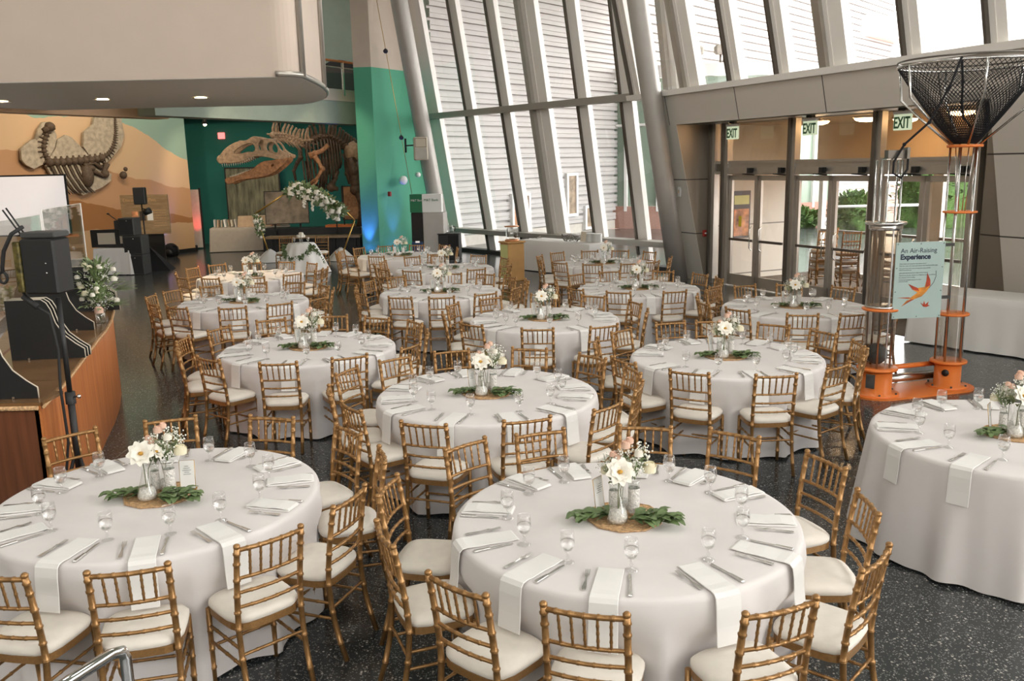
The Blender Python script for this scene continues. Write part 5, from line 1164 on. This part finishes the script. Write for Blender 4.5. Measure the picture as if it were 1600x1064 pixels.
obj('spotlight_head', MB().lathe([(.0, -.1), (.08, -.1), (.09, .08), (0, .06)], 14, (.02, -.08, 1.62), M=Matrix.Rotation(1.2, 3, 'Y'), cap=False).tube([(-.15, 0, 1.7), (.02, -.05, 1.65)], .015, 6), 'black', t); obj('pole_base', MB().tube([(-.14, 0, .02), (-.14, 0, .4)], .03, 8), 'black', t)
sk = MB(); sk.add([(-.20, -.02, .75), (-.12, -.05, .75), (-.22, -.30, 0), (.55, -.25, 0), (.5, .3, 0), (-.2, .3, 0)], [(0, 2, 3, 1), (1, 3, 4), (0, 1, 4, 5), (0, 5, 2)]); obj('scrim', sk, 'black_cloth', t)
t = thing('bulletin_board', 'olive information board with three photos hanging before the mural', 'board', (-10.65, 26.0, 0)); obj('panel', MB().box((0, 0, 1.46), (1.38, .06, 1.14)), 'stage_wood', t)
for k in range(3): obj('photo', MB().box((-.30 + .22 * k, -.035, 1.42), (.17, .012, .27)), ['poster_pic', 'poster_dark', 'paper'][k], t)
for k in range(7): obj('printed_line', MB().box((.42, -.034, 1.58 - .075 * k), (.38, .008, .014)), 'wicker', t)
text('lettering', 'Discover the Past', .135, 'wicker', t, Matrix.Translation((-.62, -.035, 1.84)) @ RX90, .003)
obj('stand_leg', MB().box((0, .06, .45), (.9, .05, .9)), 'black', t)
t = thing('backpack', 'black backpack on the floor against the mural wall', 'backpack', (-10.85, 28.2, 0)); obj('bag', MB().sphere((0, 0, .21), .24, 14, (1.0, .7, .95)), 'black_cloth', t); obj('strap', MB().tube([(.1, -.1, .38), (.26, -.14, .33), (.30, -.14, .12), (.2, -.12, .02)], .022, 6), 'black', t); obj('pocket', MB().sphere((-.03, -.12, .15), .14, 10, (1, .6, .8)), 'black', t)
t = thing('wall_outlet', 'black outlet with a hanging cord on the mural wall', 'outlet', (-11.52, 28.32, .38), math.atan2(mn.y, mn.x) + PI / 2); obj('plate', MB().box((0, -.04, 0), (.10, .05, .16)), 'black', t); obj('cord', MB().tube([(0, -.06, 0), (.15, -.12, -.15), (.35, -.2, -.36)], .01, 5), 'black', t)

# ------------------------------------------------------------------ fossil on the mural wall
fs = thing('wall_fossil', 'fossil skeleton on grey stone slabs mounted on the desert mural', 'fossil')
fO = mo + mn * .10
def mpt(px_, py_):   # local metres on the mural: s along the wall, z up
    return px_, py_
def mw_(s, z, o=0.): return fO + md * s + mn * o + V(0, 0, z)
FS = {'slabs': [[(5.38, 3.37), (5.52, 3.48), (5.74, 3.62), (5.99, 3.67), (6.14, 3.83), (6.31, 3.98), (6.42, 3.96), (6.5, 3.77), (6.49, 3.66), (6.39, 3.42), (6.2, 3.14), (6.0, 2.96), (5.68, 2.83), (5.47, 2.94), (5.36, 3.08)], [(6.2, 3.12), (6.42, 3.38), (6.51, 3.63), (6.78, 3.77), (6.96, 3.71), (7.15, 3.52), (7.39, 3.26), (7.44, 3.19), (6.87, 3.05), (6.2, 3.0)], [(7.45, 3.24), (7.31, 3.45), (7.39, 3.86), (7.73, 4.09), (7.8, 4.31), (8.72, 4.31), (8.77, 3.79), (8.6, 3.44), (8.14, 3.04), (7.67, 2.84), (7.5, 2.99)], [(6.04, 2.93), (6.38, 3.0), (7.14, 3.0), (7.69, 2.87), (8.17, 2.64), (8.12, 2.44), (7.78, 2.25), (7.12, 2.05), (6.63, 2.43), (6.17, 2.68)]], 'neck': [(6.28, 3.95), (6.18, 3.79), (6.1, 3.63), (6.04, 3.44), (6.04, 3.28), (6.09, 3.12), (6.18, 3.0)], 'back': [(6.16, 3.01), (6.46, 3.0), (6.87, 3.03), (7.29, 3.05), (7.59, 3.07), (7.95, 3.13)], 'tail': [(7.71, 3.1), (7.95, 3.16), (8.14, 3.26), (8.28, 3.41), (8.38, 3.63), (8.44, 3.88), (8.46, 4.18), (8.48, 4.33)], 'skull': (6.26, 3.98), 'rib0': (6.19, 2.91), 'rib1': (7.02, 2.92), 'hip': (7.29, 2.7), 'wing': [(5.86, 3.62), (6.01, 3.83), (6.19, 4.0), (6.27, 4.04)]}
for poly in FS['slabs']:
    mb = MB(); n = len(poly); P = [mw_(s, z, o) for o in (0.0, .09) for s, z in poly]; cs = sum(p[0] for p in poly) / n, sum(p[1] for p in poly) / n
    mb.add(P, [tuple(range(n, 2 * n))] + [(i, (i + 1) % n, n + (i + 1) % n, n + i) for i in range(n)]); obj('stone_slab', mb, 'stone', fs)
def vert_chain(path, r0, r1, m, nm, parent, spine=1.6, step=.07, at_=mw_, off=.12, sgn=1):
    mb = MB(); P = [at_(s, z, off) for s, z in path]; acc = 0; tot = sum((b - a).length for a, b in zip(P[:-1], P[1:])); done = 0
    for a, b in zip(P[:-1], P[1:]):
        d = (b - a); L = d.length; d.normalize(); side = d.cross(mn if at_ is mw_ else V(0, -1, 0)).normalized() * sgn
        while acc < L:
            f = (done + acc) / tot; r = r0 * (1 - f) + r1 * f; c = a + d * acc
            mb.sphere(c, r, 7, (1, 1, 1)); mb.tube([c, c + side * r * spine * 1.5 + d * r * .3], [r * .4, r * .15], 5); mb.tube([c, c - side * r * 1.3], [r * .4, r * .2], 5); acc += max(step * .4, r * 1.5)
        acc -= L; done += L
    return obj(nm, mb, m, parent)
vert_chain(FS['neck'], .075, .08, 'fossil', 'neck_bones', fs); vert_chain(FS['back'], .13, .12, 'fossil', 'back_bones', fs, 1.2); vert_chain(FS['tail'], .075, .03, 'fossil', 'tail_bones', fs)
sx, sz = FS['skull']; obj('skull', MB().sphere(mw_(sx, sz, .16), .15, 12, (1, 1, .9)).tube([mw_(sx + .08, sz + .02, .16), mw_(sx - .22, sz - .12, .16)], [.13, .07], 8), 'fossil', fs)
for k in range(10):
    s0 = FS['rib0'][0] + (FS['rib1'][0] - FS['rib0'][0]) * k / 9; z0 = FS['rib0'][1] + (FS['rib1'][1] - FS['rib0'][1]) * k / 9
    obj('rib', MB().tube([mw_(s0, z0, .13), mw_(s0 + .10, z0 - .32, .17), mw_(s0 + .33, z0 - .66, .15), mw_(s0 + .48, z0 - .80, .13)], [.03, .028, .024, .015], 6), 'stone' if k % 2 else 'fossil', fs)
hx, hz = FS['hip']; obj('pelvis', MB().sphere(mw_(hx - .02, hz - .1, .14), .20, 12, (1, 1, 1.7)).sphere(mw_(hx + .12, hz + .12, .15), .15, 10, (1, 1, .7)).tube([mw_(hx - .1, hz + .2, .15), mw_(hx + .25, hz + .28, .15), mw_(hx + .5, hz + .12, .15)], [.07, .05, .07], 7), 'fossil', fs); obj('thigh_bone', MB().tube([mw_(hx + .1, hz + .1, .16), mw_(hx + .5, hz - .1, .16), mw_(hx + .7, hz + .25, .16)], [.1, .06, .09], 8).sphere(mw_(hx + .6, hz - .05, .15), .13, 8), 'fossil', fs); obj('foot_bones', MB().sphere(mw_(hx + 1.25, hz - .1, .14), .12, 8).sphere(mw_(hx + 1.35, hz + .08, .14), .07, 8), 'fossil', fs)
wl = MB().tube([mw_(*p, .05) for p in FS['wing']], [.05, .10, .13, .09], 6); obj('paddle', wl, 'stone', fs)

# ------------------------------------------------------------------ dinosaur skeleton
dn = thing('dinosaur_skeleton', 'mounted skeleton of a large meat-eating dinosaur, jaws open, under the walkway', 'skeleton')
def wp(px_, py_, Y):  # a point of the mount, measured along the sight line at depth Y
    d = _f + _X * ((px_ - 800) / 1372.1) - _U * ((py_ - 532) / 1372.1); return V(0, 0, 2.657) + d * (Y / d.y)
def plate(pts, holes, Y, th, m, nm, taper=0.):
    cu = bpy.data.curves.new(nm, 'CURVE'); cu.dimensions = '2D'; cu.fill_mode = 'BOTH'; cu.extrude = th; cu.bevel_depth = .018; cu.bevel_resolution = 2; cu.resolution_u = 5
    k = 26. / 1372.1 * 1.0
    for L in [pts] + holes:
        s = cu.splines.new('BEZIER'); s.bezier_points.add(len(L) - 1); s.use_cyclic_u = True
        for bpnt, (x, y) in zip(s.bezier_points, L):
            w = wp(x, y, Y); bpnt.co = (w.x, w.z, 0); bpnt.handle_left_type = bpnt.handle_right_type = 'AUTO'
    tmp = bpy.data.objects.new(nm, cu); me = bpy.data.meshes.new_from_object(tmp); bpy.data.objects.remove(tmp)
    me.transform(Matrix.Translation((0, Y, 0)) @ Matrix.Rotation(PI / 2, 4, 'X')); me.materials.clear(); me.materials.append(MT[m])
    return me
z4 = lambda L: [(330 + x / 9.67, 190 + y / 9.67) for x, y in L]
SK = z4([(128, 620), (135, 540), (200, 440), (300, 360), (430, 305), (540, 290), (640, 235), (720, 240), (800, 265), (900, 270), (980, 330), (1050, 430), (1120, 480), (1190, 520), (1130, 545), (1000, 560), (850, 530), (700, 515), (600, 530), (480, 590), (330, 615), (200, 620)])
H1 = z4([(340, 480), (400, 400), (520, 335), (620, 325), (670, 380), (660, 450), (560, 465), (420, 495)]); H2 = z4([(715, 310), (770, 270), (800, 300), (790, 380), (800, 430), (750, 450), (715, 400)]); H3 = z4([(850, 330), (910, 300), (980, 340), (1020, 430), (1000, 480), (920, 480), (840, 430)])
H4 = z4([(215, 500), (235, 475), (230, 515), (205, 530)])
sk_me = plate(SK, [H1, H2, H3, H4], 25.8, .035, 'bone', 'skull')
s1 = obj('skull', sk_me, None, dn); s2 = obj('skull_far_side', sk_me, None, dn, loc=(.05, .42, -.01))
JW = z4([(235, 870), (250, 930), (290, 930), (420, 880), (620, 850), (800, 820), (930, 770), (1010, 710), (1090, 640), (1150, 560), (1140, 530), (1060, 560), (940, 590), (800, 610), (720, 650), (650, 710), (520, 770), (380, 830), (280, 850)])
HJ = z4([(900, 660), (950, 640), (955, 670), (910, 690)])
jw_me = plate(JW, [HJ], 25.8, .03, 'bone_tan', 'lower_jaw'); obj('lower_jaw', jw_me, None, dn); obj('lower_jaw_far_side', jw_me, None, dn, loc=(.05, .40, -.01))
br_ = MB()
for x, y in ((150, 580), (200, 460), (430, 310), (680, 250), (900, 280), (1110, 500), (320, 600), (620, 520)):
    q = z4([(x, y)])[0]; a = wp(*q, 25.8); br_.tube([a, a + V(.05, .42, 0)], .05, 6)
br_.sphere(wp(*z4([(150, 570)])[0], 26.0), .13, 10); obj('skull_roof', br_, 'bone', dn)
jb = MB().tube([wp(*z4([(250, 890)])[0], 25.8), wp(*z4([(235, 890)])[0], 26.0), wp(*z4([(250, 890)])[0], 26.2)], .06, 8); obj('chin', jb, 'bone_tan', dn)
def teeth(a, b, n, L, up, sag):
    for k in range(n):
        f = (k + .5) / n; x = a[0] * (1 - f) + b[0] * f; y = a[1] * (1 - f) + b[1] * f + sag * math.sin(f * PI); q = z4([(x, y)])[0]
        for off in (0, .40):
            p = wp(*q, 25.8) + V(0, off, 0); obj('tooth', MB().tube([p, p + V(.02, 0, up * L * (1 - .45 * f))], [.02, .004], 5), 'tooth', dn)
teeth((140, 610), (650, 520), 15, .14, -1, 25); teeth((270, 865), (600, 735), 13, .08, 1, 0)
def zb(L): return [(420 + x / 4.839, 180 + y / 4.839) for x, y in L]
spine_px = zb([(30, 150), (90, 150), (160, 170), (220, 200), (290, 200), (370, 170), (440, 165), (500, 190), (560, 230), (620, 260), (680, 290), (760, 320)])
ys = [26.6, 26.9, 27.2, 27.5, 27.8, 28.1, 28.4, 28.7, 29.0, 29.3, 29.6, 30.0]
SP = [wp(x, y, Y) for (x, y), Y in zip(spine_px, ys)]
def sp_at(t):
    i = min(int(t * 11), 10); f = t * 11 - i; return SP[i].lerp(SP[i + 1], f), (SP[i + 1] - SP[i]).normalized()
for k in range(30):
    t = k / 29; c, d = sp_at(t); up = V(0, 0, 1) - d * d.z; up.normalize(); sd2 = d.cross(up); neck = t < .38
    r = .10 if neck else .13; h = (.30 if neck else .42 * (1 - abs(t - .6))) + .05
    mb = MB().sphere(c, r, 8, (1, 1, 1)); mb.tube([c, c + up * h * .6 + d * .03, c + up * h + d * (.10 if neck else .02)], [r * .5, r * .42, r * .3], 6); mb.sphere(c + up * h + d * (.1 if neck else .02), r * .42, 6)
    for s in (-1, 1): mb.tube([c, c + sd2 * s * .22 + up * .04], [r * .45, r * .25], 6)
    if neck: mb.tube([c - up * .05, c - up * .25 + d * .35], [.045, .015], 6)
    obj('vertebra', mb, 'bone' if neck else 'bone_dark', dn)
for k in range(11):
    t = .34 + .33 * k / 10; c, d = sp_at(t); L = 1.25 * math.sin(PI * (.30 + .55 * k / 10)) + .25
    for s in (-1, 1):
        sd2 = V(-.25, .97, 0) * s * -1
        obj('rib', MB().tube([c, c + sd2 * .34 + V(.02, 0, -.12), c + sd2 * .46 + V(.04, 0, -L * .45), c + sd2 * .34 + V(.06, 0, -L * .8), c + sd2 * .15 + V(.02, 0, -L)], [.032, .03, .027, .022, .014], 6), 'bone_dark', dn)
for k in range(5):
    p = wp(*zb([(255 + 22 * k, 340 + 6 * k)])[0], 27.7); obj('belly_rib', MB().tube([p, p + V(.03, 0, -.55), p + V(.06, .1, -.8)], [.03, .028, .02], 5), 'bone_dark', dn)
def limb(L, Y, rs, m, nm, fan=0):
    P = [wp(*q, Y if not isinstance(Y, list) else Y[i]) for i, q in enumerate(zb(L))]; mb = MB().tube(P, rs, 8)
    for p, r in zip(P[1:-1], rs[1:-1]): mb.sphere(p, r * 1.25, 8)
    return obj(nm, mb, m, dn), P
limb([(450, 225), (400, 270), (350, 290), (310, 310)], 27.2, [.07, .06, .08, .12], 'bone_tan', 'shoulder_blade')
limb([(345, 310), (375, 350), (405, 405), (370, 470), (325, 510)], 27.1, [.09, .06, .07, .045, .04], 'bone_tan', 'forelimb')
limb([(370, 480), (345, 500), (310, 520)], 27.1, [.03, .028, .015], 'bone_tan', 'claw'); limb([(372, 490), (355, 515), (320, 530)], 27.05, [.03, .028, .015], 'bone_tan', 'claw'); limb([(365, 475), (330, 495), (300, 515)], 27.2, [.03, .025, .012], 'bone_tan', 'claw')
limb([(235, 240), (240, 320), (215, 360), (190, 420), (205, 500)], 28.0, [.07, .07, .06, .05, .04], 'bone_dark', 'forelimb')
limb([(440, 330), (430, 420), (400, 540), (400, 560)], 28.6, [.12, .12, .10, .16], 'bone_dark', 'leg_bone'); limb([(520, 420), (505, 470), (480, 520), (450, 560)], 28.4, [.07, .07, .09, .12], 'bone_dark', 'leg_bone')
limb([(480, 520), (470, 545), (525, 560)], 28.2, [.13, .12, .06], 'bone_dark', 'foot'); limb([(620, 320), (650, 420), (660, 560), (700, 640), (710, 740), (690, 860)], 29.0, [.20, .20, .17, .12, .12, .14], 'bone_dark', 'leg_bone'); limb([(590, 350), (600, 440), (620, 520)], 29.2, [.1, .1, .08], 'bone_dark', 'leg_bone')
limb([(600, 220), (640, 280), (700, 300)], 29.1, [.22, .26, .18], 'bone', 'pelvis')
for k in range(8): limb([(560 + 18 * k, 290 + 6 * k), (580 + 18 * k, 350 + 5 * k), (590 + 16 * k, 380 + 5 * k)], 29.3, [.03, .03, .015], 'bone_dark', 'tail_rib')
for x, y0, y1, Y in ((437, 205, 190, 26.8), (535, 290, 395, 28.6), (525, 330, 370, 28.2)):
    a, b = wp(x, y0, Y), wp(x, y1, Y); b2 = V(a.x, a.y, 0 if y1 > y0 else 4.6); obj('mount_rod', MB().tube([a, b2], .022, 6), 'black', dn)
obj('rock_base', MB().box((wp(545, 380, 29)[0], 29.2, .25), (2.6, 1.6, .5)), 'charcoal', dn)

# ------------------------------------------------------------------ gallery objects
def pframe(name, label, cat, pxs, Y, m, rot=0, th=.05, fw=.05, fm='black'):
    a, b = wp(pxs[0], pxs[1], Y), wp(pxs[2], pxs[3], Y); c = (a + b) / 2; w, h = abs(b.x - a.x), abs(a.z - b.z)
    t = thing(name, label, cat, (c.x, c.y, 0), rot); obj('frame', MB().box((0, th / 2 + .002, c.z), (w + fw, th, h + fw)), fm, t); obj('picture', MB().box((0, -.004, c.z), (w, .012, h)), m, t); return t, c, w, h
t, c, w, h = pframe('mural_painting', 'tall dark framed picture of green rock behind the open jaws', 'picture', (352, 264, 440, 348), 32.4, 'painting', fw=.1)
obj('stand', MB().box((0, .1, (c.z - h / 2) / 2), (w * .8, .08, c.z - h / 2)), 'black', t)
t, c, w, h = pframe('fossil_display', 'tilted framed fossil display panel behind the floral arch', 'display', (414, 300, 482, 348), 28.4, 'fossil_plate', .25)
for s in (-1, 1): obj('stand_leg', MB().tube([(s * w * .3, .1, c.z - h / 2), (s * w * .3, .15, 0)], .03, 6), 'black', t)
t, c, w, h = pframe('map_display', 'lit orange map panel at the right of the dinosaur gallery', 'display', (534, 292, 566, 342), 30.6, 'map_plate', fw=.06); obj('map_shape', MB().prism([(-.25, -.5), (.2, -.45), (.3, .1), (.15, .45), (-.2, .35)], 0, .02, M=Matrix.Rotation(PI / 2, 3, 'X'), c=(0.05, -.012, c.z)), 'bone_tan', t); obj('plinth', MB().box((0, .05, .35), (1.0, .5, .7)), 'black', t)
spot('gallery_spot', (-5.6, 28.6, 3.8), (-5.3, 30.6, 1.2), 60, (1, .55, .28), 70)
t = thing('wooden_barrier', 'low wooden barrier ledge behind the sweetheart table', 'barrier', (-5.95, 26.9, 0), -.04)
obj('ledge', MB().bbox((0, 0, .64), (2.9, .5, .07), .01), 'stage_wood', t); obj('dark_panel', MB().box((.1, .1, .3), (2.6, .25, .6)), 'black', t)
for k in range(9): obj('upright', MB().box((-1.3 + .32 * k, -.1, .3), (.05, .05, .6)), 'black', t)
t = thing('exhibit_table', 'dark exhibit plinth crowded with equipment in the dinosaur gallery', 'plinth', (-6.6, 28.9, 0)); obj('body', MB().bbox((.2, 0, .4), (3.2, .7, .8), .02), 'black', t); obj('orange_tray', MB().box((1.1, -.1, .84), (.9, .5, .07)), 'orange', t)
drape('merchandise_table', 'taupe-clothed table stacked with boxes against the teal wall', 'table', (-8.75, 29.9, 0), 2.55, .75, .80, .18, 'grey_cloth', 11, folds=5, amp=.01)
r_ = random.Random(12)
for k in range(9):
    x = -9.85 + .11 * k; o = obj('leaflet', MB().box((0, 0, .14), (.02 + .03 * (k % 2), .18, .26 - .02 * (k % 3)), M=Matrix.Rotation(r_.uniform(-.15, .15), 3, 'Y')), ['paper', 'kraft', 'paper_beige'][k % 3], loc=(x, 29.62 + .02 * k, .802)); tag(o, ['first', 'second', 'third', 'fourth', 'fifth', 'sixth', 'seventh', 'eighth', 'ninth'][k] + ' upright leaflet from the left on the taupe-clothed table', 'leaflet', 'leaflets on the taupe table')
for k in range(2): o = obj('carton', MB().bbox((0, 0, .18), (.50, .3, .36), .005), 'kraft', loc=(-8.86 + .53 * k, 29.85 + .09 * k, .802), rz=.18); tag(o, ['left one of two brown cartons on the taupe-clothed table', 'right one of two brown cartons on the taupe-clothed table'][k], 'carton', 'cartons on the taupe table')
for k in range(3): o = obj('merchandise_box', MB().bbox((0, 0, .11), (.24, .2, .22 - .04 * k), .005), ['copper', 'bone_tan', 'kraft'][k], loc=(-8.15 + .27 * k, 29.95 + .05 * k, .802), rz=.18); tag(o, ['reddish', 'dark brown', 'tan'][k] + ' small box at the right end of the taupe-clothed table', 'box')
t = thing('exit_light', 'small glowing red square sign high on the teal wall', 'sign', (wp(345, 212, 32.9).x, 32.96, wp(345, 212, 32.9).z)); obj('sign_face', MB().bbox((0, 0, 0), (.24, .06, .22), .01), 'red_sign', t)
t = thing('track_spotlight', 'small glowing track spotlight under the teal gallery ceiling', 'spotlight', wp(320, 193, 27.5)); obj('lamp_head', MB().lathe([(.06, .12), (.09, -.02), (0, -.02)], 12, cap=False), 'black', t); obj('bulb', MB().sphere((0, 0, -.02), .055, 8), 'lamp_glow', t); obj('track', MB().box((1.6, .6, .16), (4.2, .04, .04), .25), 'black', t)
spot('track_beam', wp(320, 196, 27.3), (-10.2, 32, 1.6), 90, (1, .8, .55), 80)
# walkway railing
rl = thing('walkway_railing', 'orange-capped glass railing on the upper walkway', 'railing'); wa, wb = V(-8.2, 21.62, 4.8), V(-4.42, 28.2, 4.8)
obj('handrail', MB().tube([wa + V(0, 0, .98), wb + V(0, 0, .98)], .035, 8), 'orange_rail', rl); obj('lower_rail', MB().tube([wa + V(0, 0, .80), wb + V(0, 0, .80)], .02, 6), 'silver', rl)
obj('glass_panel', MB().add([wa + V(0, 0, .2), wb + V(0, 0, .2), wb + V(0, 0, .78), wa + V(0, 0, .78)], [(0, 1, 2, 3)]), 'glass', rl)
for k in range(9): p = wa.lerp(wb, k / 8); obj('railing_post', MB().box(p + V(0, 0, .48), (.06, .06, .96), -.4), 'silver', rl)
obj('kick_plate', MB().hexa([wa, wb, wb + V(-.04, .02, 0), wa + V(-.04, .02, 0), wa + V(0, 0, .18), wb + V(0, 0, .18), wb + V(-.04, .02, .18), wa + V(-.04, .02, .18)]), 'beige_wall', rl)

# ------------------------------------------------------------------ floral arch and sweetheart table
AY = 25.9
ar = thing('hexagon_arch', 'gold hexagonal wedding arch behind the sweetheart table', 'arch')
AV = [wp(422, 401, AY), wp(399, 334, AY), wp(450, 299, AY), wp(513, 303, AY), wp(554, 344, AY), wp(533, 404, AY)]
for a, b in zip(AV[:-1], AV[1:]): obj('bar', MB().tube([a, b], .024, 8), 'brass', ar)
for k, p in enumerate((AV[0], AV[5])):
    mb = MB(); mb.grid(lambda u, v: V((.42 * (v ** .7) + .02) * math.cos(2 * PI * u) * (1 + .12 * math.sin(u * 31)), (.3 * (v ** .7) + .02) * math.sin(2 * PI * u), (.36 * (1 - v) ** 1.3 + .01) * (1 + .05 * math.sin(u * 20))), 30, 6, True, True)
    o = obj('base_drape', mb, 'napkin', loc=(p.x, p.y, 0)); tag(o, ['crumpled white cloth over the left foot of the gold arch', 'crumpled white cloth over the right foot of the gold arch'][k], 'cloth', 'cloths at the arch feet')
def swag(name, label, path, rad, nfl, nleaf, seed, Y):
    t = thing(name, label, 'flowers'); r_ = random.Random(seed); P = [wp(x, y, Y) for x, y in path]
    def at(f):
        i = min(int(f * (len(P) - 1)), len(P) - 2); return P[i].lerp(P[i + 1], f * (len(P) - 1) - i)
    Lf = MB(); Bb = MB()
    for k in range(nleaf): c = at(r_.random()); d = V(r_.gauss(0, 1), r_.gauss(0, .7), r_.gauss(0, 1)).normalized(); Lf.leaf(c + d * rad * .3, d, (0, -1, 0), rad * 1.1, rad * .4, .3, 3)
    obj('foliage', Lf, 'leaf', t)
    for k in range(nfl):
        f = (k + .5) / nfl; c = at(f); d = V(r_.gauss(0, 1), -abs(r_.gauss(.6, .5)), r_.gauss(0, 1)).normalized(); m = MB(); rose(c + d * rad * r_.uniform(.4, .95), rad * r_.uniform(.28, .46), m, k); obj('rose', m, 'petal', t)
    for k in range(nfl * 3): c = at(r_.random()); d = V(r_.gauss(0, 1), -abs(r_.gauss(0, 1)), r_.gauss(0, 1)).normalized(); Bb.sphere(c + d * rad * r_.uniform(.6, 1.15), rad * .11, 6)
    obj('small_blossoms', Bb, 'baby', t); return t
t = swag('floral_swag', 'large white rose swag cascading over the top right of the gold arch', [(455, 300), (470, 296), (490, 304), (505, 312), (520, 322), (532, 334)], .22, 34, 240, 4, AY - .05)
for x, y0, y1 in ((475, 305, 325), (488, 312, 330), (512, 322, 342)):
    m = MB(); r_ = random.Random(x)
    for k in range(16): m.sphere(wp(x + r_.uniform(-2, 2), y0 + (y1 - y0) * k / 16, AY - .15), .035, 6)
    obj('hanging_blossoms', m, 'petal', t)
swag('floral_swag', 'small white rose cluster on the left corner of the gold arch', [(402, 340), (405, 350), (407, 366)], .13, 11, 70, 8, AY - .05)
def small_round(name, label, c, r, h, m):
    t = thing(name, label, 'table', c); 
    def f(u, v):
        th = 2 * PI * u
        if v < .12: return V(0, 0, h)
        if v < .25: return V(r * .98 * math.cos(th), r * .98 * math.sin(th), h)
        s = (v - .25) / .75; rr = r + .34 * s ** .85 + .05 * s * math.sin(th * 11 + math.sin(th * 3)); return V(rr * math.cos(th), rr * math.sin(th), (h - .01) * (1 - s) + .015)
    obj('tablecloth', MB().grid(f, 120, 10, True, True), m, t); obj('tabletop', MB().lathe([(0, h - .03), (r * .96, h - .03), (r * .96, h - .008), (0, h - .008)], 24, cap=False), 'pine', t); return t
SX, SY = -5.42, 22.9
small_round('sweetheart_table', 'small round white table with a green garland before the gold arch', (SX, SY, 0), .34, .78, 'napkin')
t = thing('leaf_garland', 'green leaf garland draped around the small sweetheart table', 'garland', (SX, SY, 0)); Lf = MB(); r_ = random.Random(2); path = []
for k in range(60):
    u = k / 59; a = PI * (1.08 + .95 * u); z = .74 - .34 * math.sin(PI * min(1, u * 1.35)) ** .8 if u < .74 else .74 - .55 * (u - .74) / .26; r = .40 + .22 * (.78 - z); path.append(V(r * math.cos(a), r * math.sin(a), z))
for p in path:
    for j in range(7): d = V(r_.gauss(0, 1), r_.gauss(0, .6) - .4, r_.gauss(0, 1)).normalized(); Lf.leaf(p, d, (0, -1, 0), .10, .035, .2, 2)
obj('foliage', Lf, 'leaf', t); obj('vine', MB().tube(path, .008, 5), 'sprig', t)
t = thing('table_bouquet', 'small white bouquet on the sweetheart table', 'bouquet', (SX, SY, .782)); obj('vase', MB().lathe([(0, 0), (.045, 0), (.045, .12)], 14, cap=False), 'vase_glass', t)
for k in range(9): m = MB(); a = 2 * PI * k / 6; rr_ = .07 if k < 6 else .03; rose((rr_ * math.cos(a), rr_ * math.sin(a), .18 + (.06 if k > 5 else 0)), .045, m, k); obj('rose', m, 'petal', t)
m = MB(); [m.leaf((0, 0, .13), (math.cos(k * .7), math.sin(k * .7), .5), (0, 0, 1), .15, .05, .2, 3) for k in range(9)]; obj('foliage', m, 'leaf', t)
for k in range(2): dup(gob, (SX - .17 + .36 * k, SY - .05, .781), 0, f"water goblet on the sweetheart table, {['left', 'right'][k]} one", 'goblets on the sweetheart table')
for x, w_ in ((-6.05, 'left'), (-5.08, 'right')): put_chair(far_chair, x, 23.55, PI - .05, f'gold bamboo-style chair at the sweetheart table, {w_} one', 'chairs at the sweetheart table')
# handrail near the camera
t = thing('stair_handrail', 'polished steel stair handrail rising into the bottom left corner', 'handrail'); c = V(-1.41, 2.85, 1.0)
obj('rail', MB().tube([V(-1.62, 2.35, 1.0), V(-1.50, 2.66, 1.0), V(-1.435, 2.82, .998), V(-1.415, 2.86, .985), V(-1.41, 2.87, .955), V(-1.41, 2.87, .60), V(-1.41, 2.87, .0)], .021, 14), 'chrome', t)
obj('rail', MB().tube([V(-1.62, 2.35, 1.0), V(-1.9, 1.65, 1.0)], .021, 14), 'chrome', t); obj('upright', MB().tube([V(-1.9, 1.65, 1.0), V(-1.9, 1.65, 0)], .021, 12), 'chrome', t)
